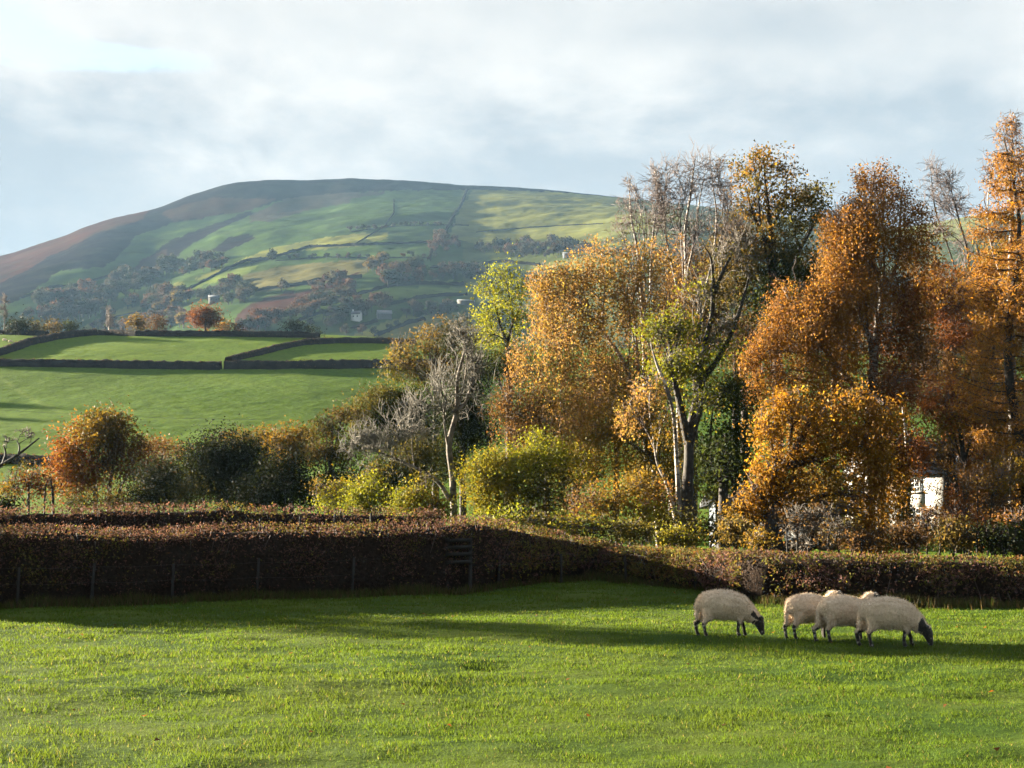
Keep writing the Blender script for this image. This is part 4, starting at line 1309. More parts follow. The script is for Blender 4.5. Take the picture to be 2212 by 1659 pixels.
# ---- trees on the slope behind, dark filler wood seen through the gaps on the right
for px, py_t, rx, ry, pal, lb in [(1180, 930, 90, 90, 'darkgreen', 'dark green tree deep behind the yellow hazel bush'), (1330, 860, 100, 110, 'olivebrown', 'brown olive tree deep behind the russet birch'),
                                  (1500, 640, 90, 130, 'brown', 'brown leafed tree deep behind the tall leafless birch'), 
                                  (1800, 640, 120, 130, 'brown', 'shaded brown tree deep behind the huge orange birch'), (1450, 1000, 90, 80, 'olive', 'olive tree deep behind the birch trunks'), (1790, 1060, 110, 60, 'olivebrown', 'olive brown shrub deep behind the golden weeping birch'),
                                  (1900, 950, 110, 70, 'brown', 'shaded brown tree between golden birch and cottage roof'), (1560, 1000, 70, 60, 'darkgreen', 'dark bushy tree hiding the pale outbuilding'),
                                  (1588, 560, 70, 110, 'olivebrown', 'dim olive brown tree behind the bare twisted ash top'), (2120, 900, 90, 90, 'olivebrown', 'dim olive brown tree behind the larch at the right edge'),
                                  (2180, 640, 70, 110, 'rust', 'reddish brown tree behind the larch top'), (1240, 1000, 80, 60, 'olive', 'olive bushy tree right behind the bright hazel'), (1606, 735, 46, 80, 'brown', 'brown tree in the gap between dark ash and huge orange birch')]:
    Yb = {1470: 60, 1900: 74, 1560: 66, 1588: 98, 1606: 96}.get(px, 112 if py_t < 1000 else 84)
    tree('wood_tree', lb, 'tree', Yb, [(px - rx * .4, py_t, rx * .6, ry * .6, .8), (px + rx * .4, py_t + 10, rx * .6, ry * .6, .8), (px, py_t - ry * .4, rx * .6, ry * .5, .7), (px, py_t + ry * .5, rx * .8, ry * .5, .8)],
         [[(px, None, .25), (px + 3, py_t + ry * .4, .18), (px, py_t - ry * .3, .05)]], pal, 0.18, 1.5, subs=9, twigs=2, dull=True)

# ---- a tall narrow tree left of the field: its long shadow crosses the grass
tree('poplar_tree', 'tall narrow dark poplar beside the hedge left of the field', 'tree', 46.3,
     [(-1563, 796 - 53 * k, 50 + 6 * k, 47, 1.5) for k in range(0, 9)],
     [[(-1563, None, .16), (-1563, 790, .13), (-1563, 400, .06)]], 'darkgreen', 0.30, 1.6, subs=2, dull=True)

# ================================================================== COTTAGE
M_WHITE = simple_mat('whitewashed_render', (0.19, 0.185, 0.17), (0.27, 0.26, 0.245), 1.6, 0.85, 0.15, 0.35, 0.03)
M_SLATE = simple_mat('slate', (0.085, 0.09, 0.10), (0.15, 0.155, 0.17), 3, 0.6, 0.3)
M_FRAME = simple_mat('painted_frame', (0.32, 0.31, 0.29), (0.38, 0.37, 0.35), 3, 0.5, 0.3, 0.1)
M_DARKWOOD = simple_mat('dark_timber', (0.03, 0.026, 0.022), (0.06, 0.05, 0.04), 5, 0.6, 0.2)
M_BLUEBOARD = simple_mat('bargeboard_paint', (0.24, 0.26, 0.30), (0.30, 0.32, 0.36), 4, 0.6, 0.25, 0.15)
m, T = new_mat('window_glass')
out_surface(T, principled(T, (0.025, 0.030, 0.035), 0.08, 0.6))
M_GLASS = m


def house():
    Y0 = 105.0
    x0 = wt(2050, 1100)[0] * Y0
    z0 = ground_z(x0, Y0) - 0.3
    o = np.array([x0, Y0, z0])
    gu = np.array([0.80, 0.60, 0.0])       # along the gable wall, to the right and away
    lu = np.array([-0.60, 0.80, 0.0])      # along the long wall, to the left and away
    up = np.array([0, 0, 1.0])
    eave = at(2050, 1019, Y0)[2] - z0
    GW, LL = 4.1, 9.0
    ridge = eave + 2.15
    root = thing('cottage', 'white cottage half hidden by the golden trees on the right', 'house', o)
    n_l = np.array([-0.80, -0.60, 0.0])    # long wall faces left and towards us
    n_g = np.array([0.60, -0.80, 0.0])

    # long wall split round the windows so that the openings are real
    wins = [(1.95, 3.35, eave - 1.30, eave - 0.28), (1.9, 3.3, 0.9, 2.15), (5.6, 6.9, eave - 1.30, eave - 0.28), (5.6, 6.9, 0.9, 2.15)]
    bx = Boxes()
    t_ = 0.35

    def wallbox(a, b, za, zb):
        bx.add(o + lu * a + up * za, lu * (b - a), -n_l * t_, up * (zb - za))
    xs = [0.0, 1.9, 3.35, 5.6, 6.9, LL]
    for a, b in ((xs[0], xs[1]), (xs[2], xs[3]), (xs[4], xs[5])):
        wallbox(a, b, 0, eave)
    for a, b in ((xs[1], xs[2]), (xs[3], xs[4])):
        wallbox(a, b, 0, 0.9)
        wallbox(a, b, 2.15, eave - 1.30)
        wallbox(a, b, eave - 0.28, eave)
    # gable wall (pentagon prism) and back walls
    bx.build('wall', M_WHITE, root)
    g = [o + n_g * 0.004, o + gu * GW + n_g * 0.004, o + gu * GW + up * eave, o + gu * GW / 2 + up * ridge, o + up * eave]
    Vg = np.array([p for p in g] + [p - n_g * 0.3 for p in g])
    Q = [[0, 1, 6, 5], [1, 2, 7, 6], [2, 3, 8, 7], [3, 4, 9, 8], [4, 0, 5, 9]]
    Tt = [[0, 2, 1], [0, 3, 2], [0, 4, 3], [5, 6, 7], [5, 7, 8], [5, 8, 9]]
    mesh_np('gable_wall', Vg, Q, Tt, M_WHITE, None, root)
    bb = Boxes()
    bb.add(o + gu * (GW - 0.3) - n_g * 0.3, gu * 0.3, lu * (LL - 0.3), up * eave)
    bb.add(o + lu * (LL - 0.3) + gu * 0.35, gu * (GW - 0.65), lu * 0.3, up * eave)
    bb.build('rear_wall', M_WHITE, root)
    # roof slopes
    for s_, nm in ((0, 'roof'), (1, 'roof')):
        rb = Boxes()
        a = o + (gu * GW if s_ else 0) + up * eave
        inn = (gu * (-GW / 2) if s_ else gu * (GW / 2)) + up * (ridge - eave)
        n_ = np.cross(lu, inn)
        n_ /= np.linalg.norm(n_)
        if n_[2] < 0:
            n_ = -n_
        over = -inn / np.linalg.norm(inn) * 0.3
        rb.add(a + over - lu * 0.22 + n_ * 0.03, lu * (LL + 0.44), inn - over, n_ * 0.10)
        ro = rb.build(nm, M_SLATE, root)
        # courses of slates
        for k in range(9):
            sb = Boxes()
            f = (inn - over) / 9
            sb.add(a + over + f * k - lu * 0.2 + n_ * (0.135 + 0.01 * (k % 2)), lu * (LL + 0.4), f * 0.97, n_ * 0.02)
            so = sb.build('slate_course', M_SLATE)
            attach(so, root)
    # bargeboards on the gable
    for s_ in (0, 1):
        a = o + (gu * GW if s_ else 0) + up * (eave + 0.02)
        inn = (gu * (-GW / 2) if s_ else gu * (GW / 2)) + up * (ridge - eave)
        over = -inn / np.linalg.norm(inn) * 0.34
        db = Boxes()
        db.add(a + over + n_g * 0.26, inn - over, n_g * 0.05, up * 0.26)
        db.build('bargeboard', M_BLUEBOARD, root)
    db = Boxes()
    db.add(o - lu * 0.2 + n_l * 0.36 + up * (eave - 0.20), lu * (LL + 0.4), -n_l * 0.11, up * 0.11)
    db.build('gutter', M_DARKWOOD, root)
    tb = Tubes()
    dpos = o + n_l * 0.08 + n_g * 0.10
    tb.add([dpos, dpos + up * eave * 0.5, dpos + up * (eave - 0.15)], 0.055, 8)
    tb.build('drainpipe', M_BLUEBOARD, root)
    # chimney
    cb = Boxes()
    cb.add(o + gu * (GW / 2 - 0.35) + lu * 0.2 + up * (ridge - 0.5), gu * 0.7, lu * 0.7, up * 1.5)
    cb.build('chimney', M_WHITE, root)
    for a, b, za, zb in wins:
        f = Boxes()
        rec = -n_l * 0.12
        b0 = o + lu * a + rec
        fw = 0.10
        f.add(b0 + up * za, lu * (b - a), n_l * 0.07, up * fw)
        f.add(b0 + up * (zb - fw), lu * (b - a), n_l * 0.07, up * fw)
        f.add(b0 + up * (za + fw), lu * fw, n_l * 0.07, up * (zb - za - 2 * fw))
        f.add(b0 + lu * (b - a - fw) + up * (za + fw), lu * fw, n_l * 0.07, up * (zb - za - 2 * fw))
        wo_ = f.build('window', M_FRAME, root)
        for k in (1, 2):
            g1 = Boxes()
            g1.add(b0 + lu * (fw + (b - a - 2 * fw) * k / 3 - 0.025) + up * (za + fw), lu * 0.05, n_l * 0.045, up * (zb - za - 2 * fw))
            attach(g1.build('glazing_bar', M_FRAME), wo_)
            g2 = Boxes()
            g2.add(b0 + lu * fw + up * (za + fw + (zb - za - 2 * fw) * k / 3 - 0.025), lu * (b - a - 2 * fw), n_l * 0.05, up * 0.05)
            attach(g2.build('glazing_bar', M_FRAME), wo_)
        for i in range(3):
            for j in range(3):
                gl = Boxes()
                wx, wz = (b - a - 2 * fw) / 3, (zb - za - 2 * fw) / 3
                gl.add(b0 + lu * (fw + wx * i) + up * (za + fw + wz * j), lu * wx, n_l * 0.02, up * wz)
                attach(gl.build('pane', M_GLASS), wo_)
        sl = Boxes()
        sl.add(o + lu * (a - 0.08) + up * (za - 0.09) - n_l * 0.08, lu * (b - a + 0.16), n_l * 0.20, up * 0.085)
        sl.build('sill', M_DARKWOOD, root)
    return root


house()


def small_house(name, label, p, w, d, h, roof_h, yaw, wallm, roofm, chim=False, windows=2, cat='house'):
    root = thing(name, label, cat, p)
    c_, s_ = math.cos(yaw), math.sin(yaw)
    ux, uy, up = np.array([c_, s_, 0]), np.array([-s_, c_, 0]), np.array([0, 0, 1.0])
    o = np.asarray(p, float) - ux * w / 2 - uy * d / 2 - up * 1.5
    H = h + 1.5
    V = np.array([o, o + ux * w, o + ux * w + uy * d, o + uy * d, o + up * H, o + ux * w + up * H, o + ux * w + uy * d + up * H, o + uy * d + up * H,
                  o + uy * d / 2 + up * (H + roof_h), o + ux * w + uy * d / 2 + up * (H + roof_h)])
    Q = [[0, 1, 5, 4], [1, 2, 6, 5], [2, 3, 7, 6], [3, 0, 4, 7]]
    Tt = [[4, 8, 7], [5, 6, 9]]
    mesh_np('wall', V, Q, Tt, wallm, None, root)
    ov = 0.4
    e = up * 0.12
    bxr = Boxes()
    for sgn in (0, 1):
        a = V[4] if not sgn else V[7]
        r = V[8]
        inn = r - a
        over = -inn / np.linalg.norm(inn) * ov
        bxr.add(a + over - ux * ov + e * 0.4, ux * (w + 2 * ov), inn - over, up * 0.2)
    bxr.build('roof', roofm, root)
    if chim:
        cb = Boxes()
        cb.add(V[8] + ux * 0.3 - uy * 0.4 - up * 0.6, ux * 0.8, uy * 0.8, up * 1.9)
        cb.build('chimney', wallm, root)
    for k in range(windows):
        wb = Boxes()
        wb.add(o + ux * (w * (k + 0.6) / (windows + 0.2) - 0.5) + up * (1.5 + h * 0.45) - uy * 0.03, ux * 1.0, uy * 0.1, up * 1.2)
        wb.build('window', M_GLASS, root)
    return root


M_PALEWALL = simple_mat('grey_limewash', (0.055, 0.065, 0.075), (0.09, 0.10, 0.11), 1.2, 0.85, 0.1, 0.4, 0.03)
# pale outbuilding wall glimpsed between the trunks
xo = wt(1600, 1100)[0] * 82
small_house('outbuilding', 'pale low outbuilding glimpsed between the tree trunks', (xo, 82, ground_z(xo, 82)), 2.6, 2.4, 2.1, 0.7, 0.25, M_PALEWALL, M_SLATE, False, 1, 'shed')
xo = wt(1755, 1100)[0] * 84
small_house('garden_shed', 'small white shed behind the golden weeping birch', (xo, 84, ground_z(xo, 84)), 2.4, 2.2, 1.9, 0.7, 0.15, M_PALEWALL, M_SLATE, False, 1, 'shed')
xo = wt(2165, 1100)[0] * 96
small_house('cottage_annexe', 'dim white low building right of the cottage behind larch boughs', (xo, 96, ground_z(xo, 96)), 4.0, 3.0, 2.5, 1.0, 0.5, M_PALEWALL, M_SLATE, False, 2, 'shed')

# ================================================================== SHEEP


def sheep_mat():
    m, T = new_mat('sheep_wool')
    n = T.noise(T.n('ShaderNodeTexCoord').outputs['Object'], 26, 4, 0.6)
    c = T.mix(T.math('MULTIPLY', T.ramp(n, 0.35, 0.7), 0.25), attr_col(T), (0.1179, 0.0902, 0.0590))
    sh = T.n('ShaderNodeBsdfPrincipled')
    T.link(c, sh.inputs['Base Color'])
    sh.inputs['Roughness'].default_value = 0.95
    sh.inputs['Specular IOR Level'].default_value = 0.1
    sh.inputs['Sheen Weight'].default_value = 0.25
    T.link(bump(T, n, 0.5, 0.02), sh.inputs['Normal'])
    out_surface(T, sh.outputs[0])
    return m


M_WOOL = sheep_mat()


def balls_mesh(balls, voxel):
    bm = bmesh.new()
    for (c, r) in balls:
        mt = Matrix.Translation(Vector(c)) @ Matrix.Diagonal((r[0], r[1], r[2], 1))
        bmesh.ops.create_icosphere(bm, subdivisions=2, radius=1.0, matrix=mt)
    me = bpy.data.meshes.new('body_src')
    bm.to_mesh(me)
    bm.free()
    o = bpy.data.objects.new('body_src', me)
    COL.objects.link(o)
    r = o.modifiers.new('r', 'REMESH')
    r.mode = 'VOXEL'
    r.voxel_size = voxel
    s = o.modifiers.new('s', 'SMOOTH')
    s.iterations = 5
    s.factor = 0.5
    dg = bpy.context.evaluated_depsgraph_get()
    res = bpy.data.meshes.new_from_object(o.evaluated_get(dg))
    bpy.data.objects.remove(o)
    bpy.data.meshes.remove(me)
    return res


def chain(keys, per):
    """keys: (x, y, z, rx, ry, rz) -> interpolated ellipsoids"""
    keys = np.array(keys, float)
    out = []
    for a, b in zip(keys[:-1], keys[1:]):
        for t_ in np.linspace(0, 1, per, endpoint=False):
            k = a + (b - a) * t_
            out.append((k[:3], k[3:]))
    out.append((keys[-1][:3], keys[-1][3:]))
    return out


def make_sheep(label, Xp, Yw, yaw, pose, scale=1.0, seed=0, step=0.0, head_turn=0.0):
    rng = np.random.default_rng(seed)
    B = []
    # trunk of the body, rump at x = 0
    B += chain([(0.10, 0, .555, .09, .13, .15), (0.16, 0, .545, .12, .175, .195), (0.28, 0, .525, .15, .215, .245), (0.42, 0, .525, .16, .235, .262), (0.56, 0, .52, .16, .23, .25),
                (0.70, 0, .495, .14, .205, .24), (0.80, 0, .465, .12, .17, .215)], 4)
    if pose == 'graze':
        B += chain([(0.80, 0, .46, .12, .165, .21), (0.90, 0, .40, .10, .14, .175), (0.985, 0, .325, .085, .115, .14), (1.04, 0, .265, .07, .095, .105)], 4)
        h0, h1 = np.array([1.065, 0, .265]), np.array([1.125, 0, .05])
    else:
        B += chain([(0.78, 0, .50, .12, .165, .21), (0.86, 0, .575, .11, .13, .16), (0.93, 0, .68, .085, .10, .12), (0.98, 0, .73, .07, .085, .085)], 4)
        h0, h1 = np.array([1.0, 0, .745]), np.array([1.18, 0, .68])
    hd = (h1 - h0)
    side = np.array([-math.sin(head_turn), math.cos(head_turn), 0])
    hd = np.array([hd[0] * math.cos(head_turn), hd[0] * math.sin(head_turn), hd[2]])
    for t_, r in ((0, .082), (.18, .088), (.36, .084), (.54, .072), (.70, .062), (.85, .055), (1.0, .047)):
        B.append((h0 + hd * t_, (r, r * .9, r)))
    # ears
    ear0 = h0 + hd * 0.05
    for s_ in (-1, 1):
        for t_ in np.linspace(0, 1, 6):
            p = ear0 + side * s_ * (0.065 + 0.11 * t_) + np.array([0.0, 0, .045 - .01 * t_ + .02 * math.sin(t_ * 3)])
            rr = .030 * (1 - 0.45 * t_ ** 2)
            B.append((p, (rr, rr * 1.0, rr)))
    # wool tail
    B += chain([(0.05, 0, .60, .045, .05, .06), (0.01, 0, .50, .04, .045, .06), (0.00, 0, .38, .035, .04, .05), (0.01, 0, .29, .022, .025, .03)], 3)
    # legs: hind (thigh, hock set back, shank), fore (shoulder, knee, cannon)
    for s_, dxh, dxf in ((-1, 0.02 + step, -0.05 - step * .5), (1, -0.09 - step, 0.09 + step * .5)):
        y = 0.105 * s_
        hx = 0.15 + dxh
        B += chain([(0.20, y * 1.0, .42, .11, .075, .13), (0.17 + dxh * .5, y, .33, .075, .058, .09), (0.12 + dxh * .8, y, .25, .045, .04, .055), (0.085 + dxh, y, .205, .038, .036, .04), (0.10 + dxh, y, .12, .031, .030, .036), (0.115 + dxh, y, .045, .031, .031, .034), (0.13 + dxh, y, .018, .042, .034, .024)], 4)
        fx = 0.74 + dxf
        y = 0.095 * s_
        B += chain([(0.74, y, .40, .085, .06, .12), (0.74 + dxf * .4, y, .29, .055, .045, .075), (0.74 + dxf * .7, y, .205, .034, .032, .04), (fx, y, .12, .032, .031, .036), (fx + .005, y, .045, .031, .031, .034), (fx + .02, y, .018, .042, .034, .024)], 4)
    me = balls_mesh([(np.array(c), r) for c, r in B], 0.0135)
    n_ = len(me.vertices)
    co = np.empty(n_ * 3, np.float32)
    me.vertices.foreach_get('co', co)
    co = co.reshape(-1, 3).astype(float)
    nr = np.empty(n_ * 3, np.float32)
    me.vertices.foreach_get('normal', nr)
    nr = nr.reshape(-1, 3)
    x, y, z = co.T
    hdist = np.linalg.norm(co - (h0 + hd * np.clip(((co - h0) @ hd) / (hd @ hd), 0, 1)[:, None]), axis=1)
    th = ((co - h0) @ hd) / (hd @ hd)
    ear = (np.abs((co - ear0) @ side) > 0.082) & (np.linalg.norm(co - ear0, axis=1) < 0.24) & ((th < 0.6) & (th > -0.9)) & (x > 0.9)
    head = ((hdist < 0.115) & (th > -0.05) & (x > 0.98)) | ear
    legs = (z < 0.235 + 0.03 * np.sin(x * 40)) & (hdist > 0.12) & ~((x < 0.06) & (np.abs(y) < 0.05) & (z > 0.24))
    wool = ~(head | legs)
    # fleece relief
    d_ = np.array([mnoise.noise(Vector(p) * 9.0 + Vector((seed, 0, 0))) * 0.010 + mnoise.noise(Vector(p) * 28.0) * 0.008 + mnoise.noise(Vector((p[0] * 34, p[1] * 34, p[2] * 8))) * 0.006 for p in co])
    co = co + nr * (d_ * wool)[:, None]
    me.vertices.foreach_set('co', co.astype(np.float32).ravel())
    col = np.empty((n_, 3))
    col[:] = (0.74, 0.56, 0.39)
    col *= (1 + 0.12 * np.array([mnoise.noise(Vector(p) * 5.0 + Vector((seed * 3, 1, 0))) for p in co]))[:, None]
    dirt = np.clip((0.36 - z) / 0.14, 0, 1) * 0.45
    col = col * (1 - dirt[:, None]) + np.array([0.30, 0.22, 0.15]) * dirt[:, None]
    blk = np.array([0.013, 0.011, 0.011])
    mott = np.array([mnoise.noise(Vector(p) * 20.0 + Vector((seed, 5, 0))) for p in co])
    col[legs] = np.where((mott[legs] > 0.30)[:, None], np.array([0.28, 0.25, 0.21]), blk)
    col[head] = blk
    bl = head & (mott > 0.42) & (th > 0.2)
    col[bl] = (0.25, 0.22, 0.19)
    c4 = np.ones((n_, 4), np.float32)
    c4[:, :3] = np.clip(col * 0.76, 0.008, 1)
    a_ = me.attributes.new('Col', 'FLOAT_COLOR', 'POINT')
    a_.data.foreach_set('color', c4.ravel())
    me.polygons.foreach_set('use_smooth', np.ones(len(me.polygons), bool))
    me.materials.clear()
    me.materials.append(M_WOOL)
    me.update()
    ob = bpy.data.objects.new('sheep', me)
    COL.objects.link(ob)
    tag(ob, label, 'sheep', 'sheep grazing in the field')
    # loose wool ends that soften the outline
    idx = rng.choice(np.nonzero(wool)[0], 9000)
    p = co[idx] + rng.normal(size=(9000, 3)) * 0.006
    n3 = nr[idx]
    dirv = n3 * 0.9 + rng.normal(size=p.shape) * 0.45 + np.array([-0.1, 0, -0.45])
    dirv /= np.linalg.norm(dirv, axis=1)[:, None]
    wdir = np.cross(dirv, unit(len(p)))
    wdir /= np.linalg.norm(wdir, axis=1)[:, None] + 1e-9
    ln = rng.uniform(0.018, 0.042, len(p))[:, None]
    V = np.stack([p - wdir * 0.004, p + wdir * 0.004, p + dirv * ln], 1).reshape(-1, 3)
    cw = np.repeat(c4[idx, :3] * rng.uniform(0.9, 1.25, (len(p), 1)), 3, axis=0)
    fl = mesh_np('fleece', V, None, np.arange(len(p) * 3).reshape(-1, 3), M_WOOL, np.clip(cw / ALB, 0, 3))
    fl.parent = ob
    # eyes
    tb = bmesh.new()
    for s_ in (-1, 1):
        pe = h0 + hd * 0.36 + side * s_ * 0.058 + np.array([0.012, 0, 0.02])
        bmesh.ops.create_icosphere(tb, subdivisions=1, radius=0.011, matrix=Matrix.Translation(Vector(pe)))
    em = bpy.data.meshes.new('eyes')
    tb.to_mesh(em)
    tb.free()
    em.materials.append(M_GLASS)
    eo = bpy.data.objects.new('eyes', em)
    COL.objects.link(eo)
    eo.parent = ob
    w_ = wt(Xp, 1385)[0]
    X = w_ * Yw
    ob.location = (X, Yw, float(zfield(X, Yw)) + 0.004)
    ob.rotation_euler = (0, 0, yaw)
    ob.scale = (scale,) * 3
    return ob


make_sheep('grazing sheep standing alone left of the other three, black face down', 1505, 27.1, 0.03, 'graze', 1.0, 1, 0.0, 0.25)
make_sheep('sheep at the left end of the close group of three, head raised', 1700, 27.0, 0.42, 'up', 0.98, 2, -0.03, 0.3)
make_sheep('middle sheep of the close group, overlapped by its neighbours', 1768, 26.5, 0.30, 'up', 1.0, 3, 0.02, 0.25)
make_sheep('grazing sheep at the right end of the close group, black face in the grass', 1857, 25.8, 0.0, 'graze', 1.02, 4, 0.02, -0.1)

# ================================================================== MIDDLE SLOPE: hedges and ridge trees
M_HILLHEDGE = simple_mat('hill_hedge', (0.008, 0.007, 0.006), (0.018, 0.016, 0.011), 0.4, 0.95, 0.0, 0.8, 0.3)
M_FARHEDGE = simple_mat('far_hedge', (0.020, 0.017, 0.014), (0.042, 0.034, 0.025), 0.8, 0.9, 0.05, 0.8, 0.3)


def far_hedge(name, label, pts3, h, w, leafs=0, leaf=0.3, group=None, mat=None, pal='brown', jit=0.25, per=1.0):
    """lofted, ragged hedge over ground points"""
    pts3 = np.asarray(pts3, float)
    seg = np.linalg.norm(np.diff(pts3, axis=0), axis=1)
    cum = np.concatenate([[0], np.cumsum(seg)])
    L = cum[-1]
    N = max(6, int(L / per))
    s = np.linspace(0, L, N)
    p = np.stack([np.interp(s, cum, pts3[:, k]) for k in range(3)], -1)
    d = np.gradient(p[:, :2], axis=0)
    d /= np.linalg.norm(d, axis=1)[:, None] + 1e-9
    nrm = np.stack([d[:, 1], -d[:, 0]], -1)
    prof = [(-.5, -0.15), (-.52, .35), (-.42, .85), (-.15, 1.0), (.15, 1.0), (.42, .85), (.52, .35), (.5, -0.15)]
    rings = []
    for a, b in prof:
        jl = RNG.normal(size=N) * jit * 0.18
        jh = RNG.normal(size=N) * jit * 0.16 + (0.10 + 0.45 * (jit > 0.5)) * fbm(s / (h * 3), s * 0 + 1.7, 3, 5)
        q = np.empty((N, 3))
        q[:, :2] = p[:, :2] + nrm * ((a + jl) * w)[:, None]
        q[:, 2] = p[:, 2] + h * (b + jh * (b > 0.3))
        rings.append(q)
    R = np.stack(rings, 1)
    K_ = len(prof)
    i = np.arange(N - 1)[:, None] * K_ + np.arange(K_ - 1)[None, :]
    Q = np.stack([i, i + 1, i + K_ + 1, i + K_], -1).reshape(-1, 4)
    root = mesh_np(name, R.reshape(-1, 3), Q, None, mat or M_FARHEDGE, None, None, True)
    tag(root, label, 'hedge', group)
    if leafs:
        n_ = int(leafs * L)
        k = RNG.random(n_) * (N - 1.001)
        k0 = k.astype(int)
        j = RNG.integers(0, K_, n_)
        C = R[k0, j] + (R[k0 + 1, j] - R[k0, j]) * (k - k0)[:, None] + RNG.normal(size=(n_, 3)) * leaf * 0.4
        V, Qq, cc_ = leaf_quads(C, leaf * RNG.uniform(.6, 1.3, n_), pick_palette(PAL[pal], n_) * 0.75)
        f = mesh_np('foliage', V, Qq, None, M_DULL, cc_)
        f.parent = root
    return root


for lb, pp, h, w in [
    ('long dark hedge running level across the left of the green slope', [(-250, 786), (0, 791), (150, 793), (300, 796), (478, 798)], 1.55, 1.5),
    ('dark level hedge running right from the corner of the slope fields', [(484, 797), (600, 797), (720, 796), (850, 795), (980, 794)], 1.75, 1.5),
    ('curved dark hedge climbing diagonally between the two upper fields', [(492, 783), (545, 770), (600, 756), (660, 745), (720, 741), (800, 741), (900, 744)], 1.35, 1.5),
    ('dark hedge along the skyline above the upper left field', [(215, 724), (300, 726), (430, 727), (560, 728), (640, 729), (690, 732)], 1.5, 1.6),
    ('dark hedge slanting up from the left edge to the skyline', [(-160, 800), (-60, 778), (5, 766), (60, 746), (115, 734), (160, 728), (205, 724)], 1.6, 1.7),
    ('short dark hedge at the far left of the skyline', [(-200, 722), (0, 723), (60, 724), (102, 726)], 1.3, 1.6),
    ('dark hedge at the bottom of the slope left of the orange tree', [(-300, 990), (0, 999), (60, 1003), (110, 1006), (160, 1010)], 1.2, 1.3),
]:
    far_hedge('hedge', lb, [slope_at(a, b) for a, b in pp], h, w, 26, 0.24, None, None, 'brown', jit=0.42, per=0.7)

for nm, lb, px, by, w_, h_, pal, lobes_n, bark in [
    ('oak_tree', 'broad brown oak on the ridge line, largest there', 443, 722, 60, 60, 'rust', 7, M_BARK),
    ('ridge_tree', 'golden leaved tree on the ridge left of the broad oak', 297, 722, 36, 38, 'amber', 5, M_BARK),
    ('ridge_tree', 'thin brown tree on the ridge between golden tree and oak', 340, 724, 26, 42, 'brown', 4, M_BARK),
    ('ridge_tree', 'yellow orange low tree touching the right side of the oak', 482, 722, 32, 26, 'gold', 4, M_BARK),
    ('ridge_tree', 'small rounded dark brown tree right of the oak', 509, 724, 20, 26, 'brown', 3, M_BARK),
    ('ridge_tree', 'dark round tree alone on the right of the ridge', 638, 728, 33, 34, 'dark', 4, M_BARK),
    ('ridge_tree', 'small dark conifer like tree on the ridge', 668, 729, 22, 24, 'darkgreen', 3, M_BARK),
    ('ridge_tree', 'tiny upright dark tree at the right end of the ridge', 688, 731, 9, 18, 'dark', 2, M_BARK),
    ('ridge_bush', 'dark low bush group at far left of the ridge', 40, 724, 50, 34, 'dark', 5, M_BARK),
    ('ridge_bush', 'olive bush beside the dark bush group on the ridge', 78, 724, 34, 24, 'olive', 4, M_BARK),
    ('ridge_bush', 'low brown olive bush on the ridge', 112, 724, 34, 28, 'olivebrown', 4, M_BARK),
    ('ridge_bush', 'rounded dark green bush above the slanting hedge', 152, 726, 28, 30, 'darkgreen', 4, M_BARK),
]:
    p = slope_at(px, by)
    Yq = min(p[1], 436.0)
    sc_ = Yq / FPX
    x = wt(px, by)[0] * Yq
    lob = []
    for k in range(lobes_n):
        a = k / lobes_n * 2 * math.pi + 0.4
        lob.append((px + math.cos(a) * w_ * .27, by - h_ * 0.60 - math.sin(a) * h_ * .20, w_ * .26, h_ * .20, .9))
    lob.append((px, by - h_ * .62, w_ * .30, h_ * .26, .9))
    tree(nm, lb, 'tree' if 'tree' in nm else 'bush', Yq, lob, [[(px, by + 3, .35 if h_ > 50 else .2), (px, by - h_ * .4, .2 if h_ > 50 else .1), (px, by - h_ * .8, .05)]], pal, 0.42, 2.3, subs=4,
         dull=False, base=(x, Yq, ground_z(x, Yq)), limb_r=0.5)
# two trees on the slope left of the view: their shadows reach into it
for px, by, lb in [(-330, 846, 'upper of two lone trees on the green slope left of the view'), (-300, 884, 'lower of two lone trees on the green slope left of the view')]:
    p = slope_at(px, by)
    tree('slope_tree', lb, 'tree', p[1], [(px - 12, by - 36, 24, 18, 1), (px + 12, by - 32, 24, 18, 1), (px, by - 46, 20, 14, 1)], [[(px, by + 2, .3), (px, by - 30, .15), (px, by - 52, .05)]], 'rust', 0.42, 2.0, subs=4, base=tuple(p))
# slim bare tree on the left skyline and one slim pale birch on the ridge
for lb, px, top, base_y, by in [('slim bare tree with pale stem at the left edge of the ridge', 10, 636, 724, M_BARK), ('slim grey tree with a pale stem behind the ridge hedge', 236, 664, 722, M_BIRCH)]:
    tree('ridge_tree', lb, 'tree', 432, [(px, top + 22, 15, 20, 1), (px, top + 40, 12, 14, 1)], [[(px, base_y, .28), (px, top + 30, .14), (px, top, .03)]], style='bare', bark=by, twig=M_TWIG, subs=14, twigs=6, twig_r=0.06,
         base=tuple(at(px, base_y, 432)))

# distant pale sheep on the upper left field
src_me = [o for o in COL.objects if o.name.startswith('sheep')][0].data
for px, py, lb in [(6, 738, 'tiny far white sheep at the left edge of the upper field'), (18, 741, 'second tiny far white sheep on the upper field at left')]:
    o = bpy.data.objects.new('sheep', src_me)
    COL.objects.link(o)
    p = slope_at(px, py)
    o.location = p
    tag(o, lb, 'sheep')

# overhead cable across the slope
tb = Tubes()
pa, pb = at(-250, 878, 170), at(1150, 908, 170)
tt = np.linspace(0, 1, 40)[:, None]
path = pa + (pb - pa) * tt
path[:, 2] -= 1.2 * 4 * (tt[:, 0] * (1 - tt[:, 0])) - 0.6
tb.add(path, 0.014, 4)
cable = tb.build('overhead_cable', M_WIRE)
tag(cable, 'thin dark overhead cable crossing in front of the green slope', 'cable')

